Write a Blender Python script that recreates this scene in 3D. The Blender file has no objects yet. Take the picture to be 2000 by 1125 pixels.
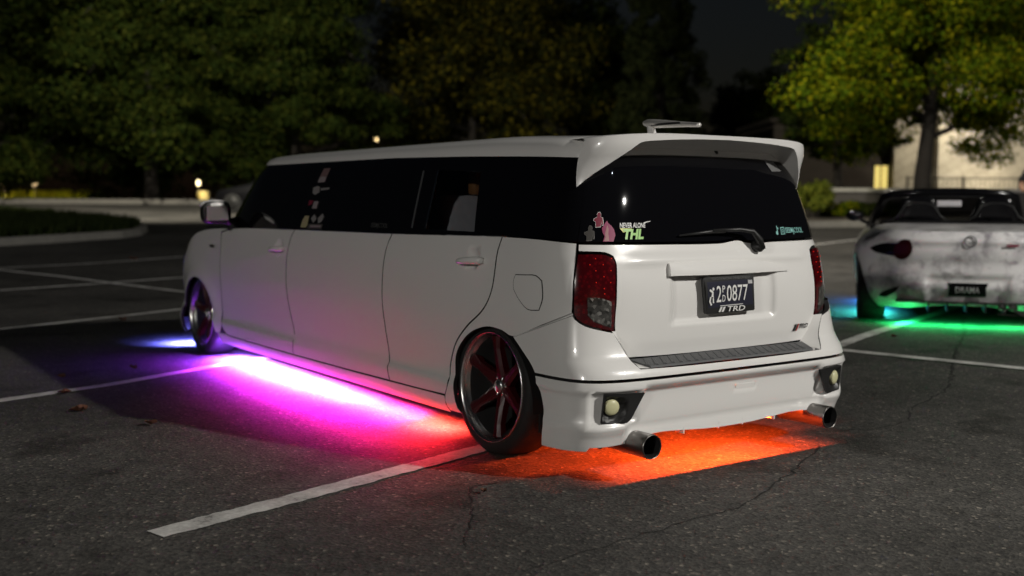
import bpy, bmesh, math, random
import numpy as np
from mathutils import Vector, Matrix
from mathutils.geometry import delaunay_2d_cdt
random.seed(7); rng = np.random.default_rng(7)
scene = bpy.context.scene
COL = scene.collection

# ---------------------------------------------------------------- camera
CAM = np.array([-3.644, -3.570, 1.1985]); YAW, PITCH, ROLL = math.radians(34.786), math.radians(4.558), math.radians(.25)
fw = np.array([math.sin(YAW)*math.cos(PITCH), math.cos(YAW)*math.cos(PITCH), -math.sin(PITCH)])
rt = np.array([math.cos(YAW), -math.sin(YAW), 0.]); up = np.cross(rt, fw)
rt2 = rt*math.cos(ROLL)+up*math.sin(ROLL); up2 = -rt*math.sin(ROLL)+up*math.cos(ROLL)
cd = bpy.data.cameras.new('camera'); cam = bpy.data.objects.new('camera', cd); COL.objects.link(cam)
cam.matrix_world = Matrix(((rt2[0], up2[0], -fw[0], CAM[0]), (rt2[1], up2[1], -fw[1], CAM[1]), (rt2[2], up2[2], -fw[2], CAM[2]), (0, 0, 0, 1)))
cd.sensor_width = 36; cd.lens = 38.13; cd.clip_end = 600; cd.clip_start = .05
cd.dof.use_dof = True; cd.dof.focus_distance = 4.6; cd.dof.aperture_fstop = 1.6
scene.camera = cam
FH = np.array([math.sin(YAW), math.cos(YAW)]); RH = np.array([math.cos(YAW), -math.sin(YAW)])
def spot_xy(lat, depth):            # metres right of and ahead of the viewer
    q = CAM[:2]+depth*FH+lat*RH
    return float(q[0]), float(q[1])

# ---------------------------------------------------------------- world, lamps, exposure
world = bpy.data.worlds.new('World'); scene.world = world; world.use_nodes = True
wn = world.node_tree.nodes; wl = world.node_tree.links
bg = wn['Background']
sky = wn.new('ShaderNodeTexSky'); sky.sky_type = 'NISHITA'; sky.sun_disc = False
sky.sun_elevation = math.radians(2.0); sky.sun_rotation = math.radians(200)
hs = wn.new('ShaderNodeHueSaturation'); hs.inputs['Saturation'].default_value = .8
wl.new(sky.outputs[0], hs.inputs['Color']); tn = wn.new('ShaderNodeMix'); tn.data_type = 'RGBA'; tn.blend_type = 'MULTIPLY'; tn.inputs[0].default_value = 1; tn.inputs[7].default_value = (.78, .84, 1.15, 1)
wl.new(hs.outputs[0], tn.inputs[6]); wl.new(tn.outputs[2], bg.inputs[0]); bg.inputs[1].default_value = .0042
scene.view_settings.view_transform = 'Standard'; scene.view_settings.look = 'None'
scene.view_settings.exposure = 0; scene.view_settings.gamma = 1
def lamp(name, loc, watts, color=(1, .93, .82), radius=.15, kind='POINT', parent=None, size=None, rot=None):
    d = bpy.data.lights.new(name, kind); d.energy = watts; d.color = color
    if kind == 'AREA':
        d.shape = 'RECTANGLE'; d.size, d.size_y = size
    else: d.shadow_soft_size = radius
    o = bpy.data.objects.new(name, d); COL.objects.link(o); o.location = loc
    if rot: o.rotation_euler = rot
    if parent: o.parent = parent
    return o
# tall lot lamps (the very weak sun is added only as soft ambient light)
sd = bpy.data.lights.new('moon', 'SUN'); sd.energy = .012; sd.angle = math.radians(.5); sd.color = (.8, .88, 1)
so = bpy.data.objects.new('moon', sd); COL.objects.link(so); so.rotation_euler = (math.radians(50), 0, math.radians(20))
lamp('lot_lamp', (6.4, -12.6, 9.0), 8000, color=(1, .965, .90), radius=.16)
lamp('lot_lamp', (-17.5, -7.0, 5.6), 2600, color=(1, .965, .90), radius=.16)
def bl(lat, depth, z): x, y = spot_xy(lat, depth); return (x, y, z)
def flood(loc, target, watts, deg, color=(1, .93, .76), radius=.2, blend=.5):
    o = lamp('lot_floodlight', loc, watts, color, radius, kind='SPOT'); o.data.spot_size = math.radians(deg); o.data.spot_blend = blend
    o.rotation_euler = (Vector(target)-Vector(loc)).to_track_quat('-Z', 'Y').to_euler(); return o
flood(bl(-9.5, 27, 10.0), bl(-13, 43, 1.2), 10000, 120)
flood(bl(2.6, 23.5, 8.0), bl(8.6, 29, 5.4), 3400, 66, (1, .95, .72))
flood(bl(3.0, 19, 9.5), bl(7.5, 20, 0), 3500, 110, (1, .93, .8))

# ---------------------------------------------------------------- helpers
def new_mat(name):
    m = bpy.data.materials.new(name); m.use_nodes = True
    return m, m.node_tree.nodes, m.node_tree.links, m.node_tree.nodes['Principled BSDF']
def simple(name, col, rough=.5, metal=0., coat=0., emit=None, estr=0., spec=.5, noise=0., nscale=20., bump=0.):
    m, n, l, b = new_mat(name)
    b.inputs['Base Color'].default_value = (*col, 1); b.inputs['Roughness'].default_value = rough; b.inputs['Metallic'].default_value = metal
    b.inputs['Coat Weight'].default_value = coat; b.inputs['Coat Roughness'].default_value = .04; b.inputs['Specular IOR Level'].default_value = spec
    if emit: b.inputs['Emission Color'].default_value = (*emit, 1); b.inputs['Emission Strength'].default_value = estr
    if noise or bump:
        tc = n.new('ShaderNodeTexCoord'); nz = n.new('ShaderNodeTexNoise'); nz.inputs['Scale'].default_value = nscale; nz.inputs['Detail'].default_value = 5
        l.new(tc.outputs['Object'], nz.inputs['Vector'])
        if noise:
            mx = n.new('ShaderNodeMix'); mx.data_type = 'RGBA'; mx.inputs[6].default_value = (*[c*(1-noise) for c in col], 1); mx.inputs[7].default_value = (*[min(1, c*(1+noise)) for c in col], 1)
            l.new(nz.outputs['Fac'], mx.inputs[0]); l.new(mx.outputs[2], b.inputs['Base Color'])
        if bump:
            bp = n.new('ShaderNodeBump'); bp.inputs['Strength'].default_value = bump; bp.inputs['Distance'].default_value = .01
            l.new(nz.outputs['Fac'], bp.inputs['Height']); l.new(bp.outputs[0], b.inputs['Normal'])
    return m
def ramp(n, l, src, stops):
    r = n.new('ShaderNodeValToRGB'); e = r.color_ramp.elements
    while len(e) < len(stops): e.new(.5)
    for k, (p, c) in zip(e, stops): k.position = p; k.color = (*c, 1) if len(c) == 3 else c
    l.new(src, r.inputs[0]); return r.outputs[0]
def mk(name, verts, faces, mat, parent=None, smooth=False, normals=None, kind=None):
    me = bpy.data.meshes.new(name); me.from_pydata([tuple(map(float, v)) for v in verts], [], [tuple(f) for f in faces])
    if smooth or normals is not None: me.polygons.foreach_set('use_smooth', [True]*len(me.polygons))
    if normals is not None: me.normals_split_custom_set_from_vertices([tuple(map(float, n)) for n in normals])
    for m in (mat if isinstance(mat, (list, tuple)) else [mat]): me.materials.append(m)
    me.update(); o = bpy.data.objects.new(name, me); COL.objects.link(o)
    if parent: o.parent = parent
    if kind: o['kind'] = kind
    return o
def bmk(name, bm, mat, parent=None, smooth=False):
    me = bpy.data.meshes.new(name); bm.to_mesh(me); bm.free()
    if smooth: me.polygons.foreach_set('use_smooth', [True]*len(me.polygons))
    me.materials.append(mat); o = bpy.data.objects.new(name, me); COL.objects.link(o)
    if parent: o.parent = parent
    return o
def thing(name, label, cat, loc=(0, 0, 0), rz=0, group=None):
    o = bpy.data.objects.new(name, None); COL.objects.link(o); o.location = loc; o.rotation_euler = (0, 0, rz); o.empty_display_size = .2
    o['label'] = label; o['category'] = cat
    if group: o['group'] = group
    return o
def tag(o, label, cat, group=None):
    o['label'] = label; o['category'] = cat
    if group: o['group'] = group
    return o
def box_bm(bm, c, s, rot=None, bevel=0):
    r = bmesh.ops.create_cube(bm, size=1); vs = r['verts']
    bmesh.ops.scale(bm, vec=s, verts=vs)
    if bevel:
        es = list({e for v in vs for e in v.link_edges}); rr = bmesh.ops.bevel(bm, geom=es, offset=bevel, segments=2, affect='EDGES', profile=.6); vs = list({v for f in rr['faces'] for v in f.verts} | {v for v in vs if v.is_valid})
    if rot is not None: bmesh.ops.rotate(bm, verts=vs, cent=(0, 0, 0), matrix=rot)
    bmesh.ops.translate(bm, vec=c, verts=vs)
def box(name, c, s, mat, parent=None, rot=None, bevel=0, smooth=False):
    bm = bmesh.new(); box_bm(bm, c, s, rot, bevel); return bmk(name, bm, mat, parent, smooth)
def tube_geo(pts, rad, seg=10, caps=True):
    pts = [Vector(p) for p in pts]; rad = rad if isinstance(rad, (list, tuple)) else [rad]*len(pts)
    V, F = [], []; n0 = None
    for i, p in enumerate(pts):
        t = (pts[min(i+1, len(pts)-1)]-pts[max(i-1, 0)]).normalized()
        if n0 is None: n0 = t.orthogonal().normalized()
        else: n0 = (n0-t*n0.dot(t)).normalized()
        b = t.cross(n0)
        for k in range(seg):
            a = 2*math.pi*k/seg; V.append(p+(n0*math.cos(a)+b*math.sin(a))*rad[i])
    for i in range(len(pts)-1):
        for k in range(seg):
            F.append((i*seg+k, i*seg+(k+1) % seg, (i+1)*seg+(k+1) % seg, (i+1)*seg+k))
    if caps: F.append(tuple(range(seg-1, -1, -1))); F.append(tuple(range((len(pts)-1)*seg, len(pts)*seg)))
    return V, F
def tube(name, pts, rad, mat, parent=None, seg=10, caps=True):
    V, F = tube_geo(pts, rad, seg, caps); return mk(name, V, F, mat, parent, smooth=True)
def lathe_geo(prof, seg=48, axis='X', c=(0, 0, 0)):
    V, F = [], []
    for a, r in prof:
        for k in range(seg):
            t = 2*math.pi*k/seg
            V.append((c[0]+a, c[1]+r*math.cos(t), c[2]+r*math.sin(t)) if axis == 'X' else ((c[0]+r*math.cos(t), c[1]+a, c[2]+r*math.sin(t)) if axis == 'Y' else (c[0]+r*math.cos(t), c[1]+r*math.sin(t), c[2]+a)))
    for i in range(len(prof)-1):
        for k in range(seg): F.append((i*seg+k, i*seg+(k+1) % seg, (i+1)*seg+(k+1) % seg, (i+1)*seg+k))
    return V, F
def lathe(name, prof, mat, parent=None, seg=48, axis='X', c=(0, 0, 0), smooth=True):
    V, F = lathe_geo(prof, seg, axis, c); return mk(name, V, F, mat, parent, smooth)
def sm(a, b, x):
    t = min(1., max(0., (x-a)/(b-a))); return t*t*(3-2*t)

# lofted vehicle skin: plan outlines (super-ellipse ends) stacked over height
_tc = {}
def mono(tab, z):
    k = id(tab)
    if k not in _tc:
        X = [a for a, b in tab]; Y = [b for a, b in tab]; d = [(Y[i+1]-Y[i])/(X[i+1]-X[i]) for i in range(len(X)-1)]
        m = [d[0]]+[0 if d[i-1]*d[i] <= 0 else 2*d[i-1]*d[i]/(d[i-1]+d[i]) for i in range(1, len(X)-1)]+[d[-1]]
        _tc[k] = (X, Y, m)
    X, Y, m = _tc[k]
    z = min(max(z, X[0]), X[-1]); i = 0
    while i < len(X)-2 and z > X[i+1]: i += 1
    h = X[i+1]-X[i]; t = (z-X[i])/h
    return Y[i]*(1+2*t)*(1-t)**2+h*m[i]*t*(1-t)**2+Y[i+1]*t*t*(3-2*t)+h*m[i+1]*t*t*(t-1)
class Prof:
    def __init__(s, w, ro, fo, nr, ycr, nf, Df, ycf, wref=.85, Dr=.6, nref=5.6):
        s.w, s.ro, s.fo, s.ycr, s.ycf = w, ro, fo, ycr, ycf
        f = np.linspace(0, math.pi/2, 1200)
        def arc(n):
            r = (np.sin(f)**n+np.cos(f)**n)**(-1/n); return r*np.sin(f), r*np.cos(f)
        def ln(X, Y, D): return np.concatenate([[0], np.cumsum(np.hypot(wref*np.diff(X), D*np.diff(Y)))])
        X, Y = arc(nref); s.ra = ln(X, Y, Dr); s.rX, s.rY = arc(nr); s.uR = s.ra[-1]
        s.fY, s.fX = arc(nf); s.fa = ln(s.fX, s.fY, Df); s.uF = s.uR+ycf-ycr; s.uE = s.uF+s.fa[-1]
    def P(s, u, z):
        sg = -1. if u >= 0 else 1.; a = abs(u); w = mono(s.w, z)
        if a < s.uR:
            ro = mono(s.ro, z)
            return np.array([sg*w*np.interp(a, s.ra, s.rX), s.ycr-(s.ycr-ro)*np.interp(a, s.ra, s.rY), z])
        if a <= s.uF: return np.array([sg*w, s.ycr+a-s.uR, z])
        fo = mono(s.fo, z)
        return np.array([sg*w*np.interp(a-s.uF, s.fa, s.fX), s.ycf+(fo-s.ycf)*np.interp(a-s.uF, s.fa, s.fY), z])
    def N(s, u, z, h=2e-3):
        a = s.P(u+h, z)-s.P(u-h, z); b = s.P(u, z+h)-s.P(u, z-h); n = np.cross(b, a); return n/(np.linalg.norm(n)+1e-9)
    def PN(s, u, z, off=0., disp=None):
        n = s.N(u, z); d = off+(disp(u, z) if disp else 0.); return s.P(u, z)+n*d
def smooth_poly(poly, res):
    n = len(poly); A = [np.array(q, float) for q in poly]; cor = []
    for i in range(n):
        a = A[i]-A[i-1]; b = A[(i+1) % n]-A[i]
        ang = abs(math.atan2(a[0]*b[1]-a[1]*b[0], a @ b)); cor.append(ang > math.radians(38))
    out = []
    for i in range(n):
        p1, p2 = A[i], A[(i+1) % n]; L = np.linalg.norm(p2-p1)
        p0 = p1-(p2-p1) if cor[i] else A[i-1]; p3 = p2+(p2-p1) if cor[(i+1) % n] else A[(i+2) % n]
        d0 = (p2-p0); d0 = d0/max(1e-6, np.linalg.norm(d0))*L; d1 = (p3-p1); d1 = d1/max(1e-6, np.linalg.norm(d1))*L
        if cor[i]: d0 = p2-p1
        if cor[(i+1) % n]: d1 = p2-p1
        k = max(1, int(math.ceil(L/res)))
        for j in range(k):
            t = j/k; out.append(p1*(1+2*t)*(1-t)**2+d0*t*(1-t)**2+p2*t*t*(3-2*t)+d1*t*t*(t-1))
    return out
def inset(loop, d):
    n = len(loop); area = sum(loop[i-1][0]*loop[i][1]-loop[i][0]*loop[i-1][1] for i in range(n)); s = 1 if area > 0 else -1
    out = []
    for i in range(n):
        a = loop[i]-loop[i-1]; b = loop[(i+1) % n]-loop[i]
        a = a/max(1e-9, np.linalg.norm(a)); b = b/max(1e-9, np.linalg.norm(b))
        na = np.array([-a[1], a[0]])*s; nb = np.array([-b[1], b[0]])*s; m = na+nb; q = 1+na @ nb
        out.append(loop[i]+m*d/max(.35, q))
    return out
def inside_mask(pts, loop):
    x, y = pts[:, 0], pts[:, 1]; c = np.zeros(len(pts), bool); n = len(loop)
    for i in range(n):
        (x1, y1), (x2, y2) = loop[i-1], loop[i]
        if y1 == y2: continue
        c ^= ((y1 > y) != (y2 > y)) & (x < (x2-x1)*(y-y1)/(y2-y1)+x1)
    return c
def panel(name, poly, pr, mat, parent, off=0., gap=.0042, rim=.023, res=.05, disp=None, flip=False, lip=.004, edge=.0018, curve=True):
    if flip: poly = [(-u, z) for u, z in poly]
    L0 = smooth_poly(poly, res) if curve else smooth_poly([q for q in poly], 9)
    O = inset(L0, gap); I = inset(L0, gap+lip)
    A = np.array(I); lo = A.min(0); hi = A.max(0)
    gu, gz = np.meshgrid(np.arange(lo[0]+res*.3, hi[0], res), np.arange(lo[1]+res*.3, hi[1], res)); G = np.stack([gu.ravel(), gz.ravel()], 1)
    if len(G):
        G = G[inside_mask(G, I)]
        if len(G):
            dm = np.min(np.hypot(G[:, None, 0]-A[None, :, 0], G[:, None, 1]-A[None, :, 1]), 1); G = G[dm > res*.35]
    n = len(O); allv = [Vector((float(a[0]), float(a[1]))) for a in list(O)+list(I)+list(G)]
    ed = [(i, (i+1) % n) for i in range(n)]+[(n+i, n+(i+1) % n) for i in range(n)]
    vs, es, fs, ov, oe, of = delaunay_2d_cdt(allv, ed, [], 1, 1e-6)
    idx = {}
    for k, o in enumerate(ov):
        for q in o: idx[q] = k
    bset = {idx[i] for i in range(n) if i in idx}
    V, N = [], []
    for k, v in enumerate(vs):
        u, z = v; h = 3e-3
        if disp:
            p0 = pr.PN(u, z, off, disp); a = pr.PN(u+h, z, off, disp)-pr.PN(u-h, z, off, disp); b = pr.PN(u, z+h, off, disp)-pr.PN(u, z-h, off, disp)
            nn = np.cross(b, a); nn = nn/(np.linalg.norm(nn)+1e-9)
        else:
            nn = pr.N(u, z); p0 = pr.P(u, z)+nn*off
        V.append(p0-nn*(edge if k in bset else 0)); N.append(nn)
    F = []
    for f in fs:
        a, b, c = (V[i] for i in f[:3]); fn = np.cross(b-a, c-a)
        F.append(f if fn @ N[f[0]] > 0 else f[::-1])
    if rim > 0:
        base = len(V); ring = [idx[i] for i in range(n)]; cen = np.mean([V[i] for i in ring], 0)
        for i in ring:
            nn = N[i]; V.append(V[i]-nn*rim); N.append(nn)
        tops = []
        for j, i in enumerate(ring):      # duplicate top edge for a crisp rim
            tops.append(len(V)); t = V[ring[(j+1) % n]]-V[ring[j-1]]; s = np.cross(N[i], t); s = s/(np.linalg.norm(s)+1e-9)
            if s @ (V[i]-cen) < 0: s = -s
            V.append(V[i]+0); N.append(s)
        for j in range(n): N[base+j] = N[tops[j]]
        for j in range(n):
            k = (j+1) % n; q = (tops[j], tops[k], base+k, base+j)
            fn = np.cross(V[q[1]]-V[q[0]], V[q[3]]-V[q[0]])
            F.append(q if fn @ N[q[0]] > 0 else q[::-1])
    o = mk(name, V, F, [mat, M_SEAM] if mat is M_WHITE and rim > .02 else mat, parent, normals=N)
    if mat is M_WHITE and rim > .02:
        k = len(fs); o.data.polygons.foreach_set('material_index', [0]*k+[1]*(len(F)-k))
    return o
_fontc = {}
def text_geo(s, bold=0., spacing=1.0):
    c = bpy.data.curves.new('t', 'FONT'); c.body = s; c.size = 1; c.offset = bold; c.resolution_u = 3; c.space_character = spacing
    o = bpy.data.objects.new('t', c); COL.objects.link(o); bpy.context.view_layer.update()
    me = o.to_mesh(); V = [tuple(v.co[:2]) for v in me.vertices]; F = [tuple(p.vertices) for p in me.polygons]
    o.to_mesh_clear(); bpy.data.objects.remove(o); bpy.data.curves.remove(c)
    A = np.array(V); lo, hi = A.min(0), A.max(0)
    return (A-lo)/(hi-lo), F
def lettering(name, s, pr, u0, z0, wid, hei, mat, parent, off=.004, bold=.01, shear=0., spacing=1.0, disp=None):
    A, F = text_geo(s, bold, spacing); V = []; N = []
    for x, y in A:
        u = u0-x*wid-shear*y*hei; z = z0+y*hei; V.append(pr.PN(u, z, off, disp)); N.append(pr.N(u, z))
    F = [f if np.cross(V[f[1]]-V[f[0]], V[f[2]]-V[f[0]]) @ N[f[0]] > 0 else f[::-1] for f in F]
    return mk(name, V, F, mat, parent, normals=N)
def patch(name, poly, pr, mat, parent, off=.004, res=.05, curve=False):
    return panel(name, poly, pr, mat, parent, off=off, gap=0, rim=.0015, res=res, lip=.0008, edge=.0004, curve=curve)

# ---------------------------------------------------------------- terrain
def ground_z(x, y):
    d = math.hypot(x-CAM[0], y-CAM[1])
    if d < 9.5: z = 0.
    elif d < 15: z = .035*(d-9.5)**2/11
    else: z = .09625+.035*(d-15)
    if d > 43: z = .09625+.035*28
    return z+.07*sm(1.8, 4.6, x)*sm(-3, 0, y)*(1-sm(13, 20, d))
m, n, l, b = new_mat('asphalt')
tc = n.new('ShaderNodeTexCoord')
def nz(scale, detail=3, rough=.6):
    q = n.new('ShaderNodeTexNoise'); q.inputs['Scale'].default_value = scale; q.inputs['Detail'].default_value = detail; q.inputs['Roughness'].default_value = rough
    l.new(tc.outputs['Object'], q.inputs['Vector']); return q.outputs['Fac']
vor = n.new('ShaderNodeTexVoronoi'); vor.inputs['Scale'].default_value = 80; l.new(tc.outputs['Object'], vor.inputs['Vector'])
big = ramp(n, l, nz(.45, 5), [(.3, (.056, .054, .050)), (.7, (.096, .092, .086))])
spk = ramp(n, l, vor.outputs['Color'], [(.0, (.30, .30, .31)), (.5, (.85, .84, .83)), (.84, (1.2, 1.17, 1.12)), (.93, (3.0, 2.8, 2.5))])
mid = ramp(n, l, nz(9, 4), [(.25, (.72, .72, .72)), (.75, (1.2, 1.2, 1.2))])
def mul(a, c):
    q = n.new('ShaderNodeMix'); q.data_type = 'RGBA'; q.blend_type = 'MULTIPLY'; q.inputs[0].default_value = 1; l.new(a, q.inputs[6]); l.new(c, q.inputs[7]); return q.outputs[2]
st = ramp(n, l, nz(1.7, 3, .5), [(.56, (1, 1, 1)), (.66, (.55, .54, .53)), (.76, (.42, .41, .40))]); st2 = ramp(n, l, nz(.23, 4, .55), [(.35, (.68, .68, .68)), (.52, (1, 1, 1)), (.66, (1.25, 1.25, 1.25))])
l.new(mul(mul(mul(mul(big, spk), mid), st), st2), b.inputs['Base Color']); b.inputs['Roughness'].default_value = .78; b.inputs['Specular IOR Level'].default_value = .35
bp = n.new('ShaderNodeBump'); bp.inputs['Strength'].default_value = .55; bp.inputs['Distance'].default_value = .006; l.new(vor.outputs['Distance'], bp.inputs['Height']); l.new(bp.outputs[0], b.inputs['Normal'])
M_ASPH = m
V, F = [], []; rad = [0, 1, 2, 3, 4, 5, 6, 7, 8, 9, 9.5, 10, 10.5, 11, 11.5, 12, 13, 14, 15, 17, 20, 24, 30, 40, 60, 100, 200, 400]; NA = 120
for r in rad:
    for k in range(NA):
        a = 2*math.pi*k/NA; x, y = CAM[0]+r*math.sin(a), CAM[1]+r*math.cos(a); V.append((x, y, ground_z(x, y)))
for i in range(len(rad)-1):
    for k in range(NA): F.append((i*NA+k, (i+1)*NA+k, (i+1)*NA+(k+1) % NA, i*NA+(k+1) % NA))
mk('ground', V, F, M_ASPH, smooth=True, kind='structure')

m, n, l, b = new_mat('road_paint')
tc = n.new('ShaderNodeTexCoord')
w1 = nz(55, 4, .7); w2 = nz(5, 4, .6)
ad = n.new('ShaderNodeMath'); ad.operation = 'MULTIPLY_ADD'; l.new(w1, ad.inputs[0]); ad.inputs[1].default_value = .6; l.new(w2, ad.inputs[2])
wear = ramp(n, l, ad.outputs[0], [(.56, (.10, .098, .09)), (.68, (.40, .39, .37)), (.95, (.66, .65, .62))])
l.new(wear, b.inputs['Base Color']); b.inputs['Roughness'].default_value = .7
M_PAINT = m
def strip(name, pts, w, mat, dz=.004, seg=.4, ragged=0.):
    V, F = [], []; P = [np.array(q, float) for q in pts]; S = []
    for a, c in zip(P[:-1], P[1:]):
        k = max(1, int(np.linalg.norm(c-a)/seg)); S += [a+(c-a)*j/k for j in range(k)]
    S.append(P[-1])
    for i, q in enumerate(S):
        t = S[min(i+1, len(S)-1)]-S[max(i-1, 0)]; t /= np.linalg.norm(t); s = np.array([-t[1], t[0]])
        ww = w if not callable(w) else w(i/(len(S)-1))
        for sg in (-.5, .5):
            e = q+s*(sg*ww+(random.uniform(-1, 1)*ragged if ragged else 0)); V.append((e[0], e[1], ground_z(e[0], e[1])+dz))
    for i in range(len(S)-1): F.append((2*i+1, 2*i, 2*i+2, 2*i+3))
    o = mk(name, V, F, mat); o['kind'] = 'structure'; return o
strip('parking_line', [(-2.52, .29), (-1.96, .44), (-.79, .78), (1.4, 1.42), (3.4, 2.05), (5.8, 2.85), (8.2, 3.65)], .115, M_PAINT, seg=.035, ragged=.0065)
strip('parking_line', [(-4.2, 2.82), (-2.5, 3.42), (-1.79, 3.65), (-.88, 4.09), (1.5, 5.0), (4.9, 6.3)], .10, M_PAINT, seg=.15, ragged=.004)
strip('parking_line', [(-4.0, 6.37), (-1.86, 7.24), (-.02, 7.99), (2.6, 9.0), (5.4, 10.1)], .10, M_PAINT, seg=.3, ragged=.004)
strip('parking_line', [(3.3, 1.98), (3.56, .54), (3.85, -1.0), (4.1, -2.6)], .10, M_PAINT, dz=.0085, seg=.15, ragged=.004)
def gpt(px, py):                    # ground point for layout numbers measured on the photo (done once, by distance)
    d = fw+rt2*(px-1000)/2118.4-up2*(py-562.5)/2118.4; t = .5
    for _ in range(4000):
        q = CAM+d*t
        if q[2] <= ground_z(q[0], q[1]): break
        t += .02
    return (q[0], q[1])
strip('parking_line', [gpt(-60, 522), gpt(120, 541), gpt(340, 569), gpt(430, 580)], .11, M_PAINT, dz=.0085, seg=.4)
strip('parking_line', [gpt(-40, 570), gpt(170, 556), gpt(400, 539)], .11, M_PAINT, seg=.4)
strip('parking_line', [gpt(-40, 526), gpt(180, 515), gpt(380, 500)], .11, M_PAINT, seg=.4)
strip('parking_line', [gpt(1560, 482), gpt(1660, 470), gpt(1800, 455)], .12, M_PAINT, seg=.4)
M_CRACK = simple('crack_tar', (.012, .011, .010), .9)
def crack(pts, w=.012, jit=.02):
    P = [np.array(q, float) for q in pts]; S = []
    for a, c in zip(P[:-1], P[1:]):
        k = max(2, int(np.linalg.norm(c-a)/.045)); S += [a+(c-a)*j/k+rng.normal(0, jit*.5, 2) for j in range(k)]
    S.append(P[-1]); strip('asphalt_crack', S, lambda t: w*(.35+.9*random.random())*(1-.6*t), M_CRACK, dz=.003, seg=9)
crack([gpt(1865, 690), gpt(1858, 740), gpt(1845, 765), gpt(1780, 800), gpt(1775, 822), gpt(1720, 838), gpt(1640, 842)], .022)
crack([gpt(1597, 872), gpt(1590, 885), gpt(1565, 905), gpt(1545, 925), gpt(1480, 970), gpt(1440, 995), gpt(1380, 1012), gpt(1240, 1050), gpt(1130, 1085), gpt(1020, 1120)], .012)
crack([gpt(960, 945), gpt(925, 950), gpt(918, 975), gpt(922, 1010), gpt(915, 1050), gpt(905, 1075)], .010)
crack([gpt(1000, 940), gpt(960, 948)], .007)
crack([gpt(1865, 690), gpt(1885, 655), gpt(1880, 620)], .02)

# ---------------------------------------------------------------- limo materials
M_WHITE = simple('white_car_paint', (.80, .79, .77), .28, coat=1.0)
M_BLACKGLASS = simple('black_tinted_glass', (.004, .004, .005), .035, spec=.4)
M_TRIM = simple('black_trim', (.012, .012, .012), .45)
M_DARK = simple('dark_underbody', (.006, .006, .006), .9)
M_RUBBER = simple('tyre_rubber', (.010, .010, .010), .75, bump=.2, nscale=80)
M_CHROME = simple('polished_metal', (.75, .74, .72), .16, metal=1)
M_SATIN = simple('satin_metal', (.78, .76, .72), .42, metal=.75)
M_LIPM = simple('polished_rim_lip', (.72, .72, .71), .26, metal=1)
M_RED = simple('red_wheel_paint', (.045, .0012, .003), .38, coat=.1)
M_PAD = simple('grey_step_plastic', (.075, .078, .082), .5, bump=.3, nscale=300)
M_SEAM = simple('soft_black_seam', (.01, .01, .01), .8)
M_STEEL = simple('brushed_steel_tip', (.22, .21, .20), .32, metal=1)
M_FOG = simple('pale_yellow_fog_lens', (.62, .60, .36), .35)
M_PLATE = simple('dark_plate_enamel', (.018, .019, .035), .35)
M_WHITEINK = simple('white_ink', (.75, .75, .73), .5)
M_INT = simple('dark_interior', (.006, .006, .006), .8, spec=.1)
M_SEAT = simple('grey_seat_fabric', (.5, .51, .53), .8, noise=.15, nscale=30)
M_CURT = simple('red_curtain', (.55, .02, .03), .7)
m, n, l, b = new_mat('red_tail_lens')
b.inputs['Base Color'].default_value = (.16, .002, .006, 1); b.inputs['Roughness'].default_value = .12; b.inputs['Coat Weight'].default_value = 1; b.inputs['Coat Roughness'].default_value = .03
tc = n.new('ShaderNodeTexCoord'); cell = n.new('ShaderNodeTexVoronoi'); cell.inputs['Scale'].default_value = 60; l.new(tc.outputs['Object'], cell.inputs['Vector'])
l.new(ramp(n, l, cell.outputs['Distance'], [(0, (.12, .002, .005)), (.6, (.05, .001, .003))]), b.inputs['Base Color'])
M_TAIL = m
m, n, l, b = new_mat('clear_faceted_lens')
tc = n.new('ShaderNodeTexCoord'); cell = n.new('ShaderNodeTexVoronoi'); cell.inputs['Scale'].default_value = 75; l.new(tc.outputs['Object'], cell.inputs['Vector'])
l.new(ramp(n, l, cell.outputs['Color'], [(.1, (.04, .04, .038)), (.65, (.20, .195, .185)), (.93, (.6, .59, .56))]), b.inputs['Base Color'])
b.inputs['Roughness'].default_value = .18; b.inputs['Metallic'].default_value = .7; b.inputs['Coat Weight'].default_value = 1
bp = n.new('ShaderNodeBump'); bp.inputs['Strength'].default_value = .9; bp.inputs['Distance'].default_value = .01; l.new(cell.outputs['Color'], bp.inputs['Height']); l.new(bp.outputs[0], b.inputs['Normal'])
M_CLEAR = m
m, n, l, b = new_mat('smoked_clear_glass')
n.remove(b); out = n['Material Output']; tr_ = n.new('ShaderNodeBsdfTransparent'); tr_.inputs[0].default_value = (.72, .73, .75, 1)
gl = n.new('ShaderNodeBsdfGlossy'); gl.inputs['Roughness'].default_value = .03; fr = n.new('ShaderNodeFresnel'); fr.inputs[0].default_value = 1.45; mx = n.new('ShaderNodeMixShader')
l.new(fr.outputs[0], mx.inputs[0]); l.new(tr_.outputs[0], mx.inputs[1]); l.new(gl.outputs[0], mx.inputs[2]); l.new(mx.outputs[0], out.inputs[0])
M_SMOKE = m
M_SMOKE2 = m.copy(); M_SMOKE2.name = 'dark_smoked_glass'; [x for x in M_SMOKE2.node_tree.nodes if x.type == 'BSDF_TRANSPARENT'][0].inputs[0].default_value = (.13, .13, .13, 1)

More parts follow.
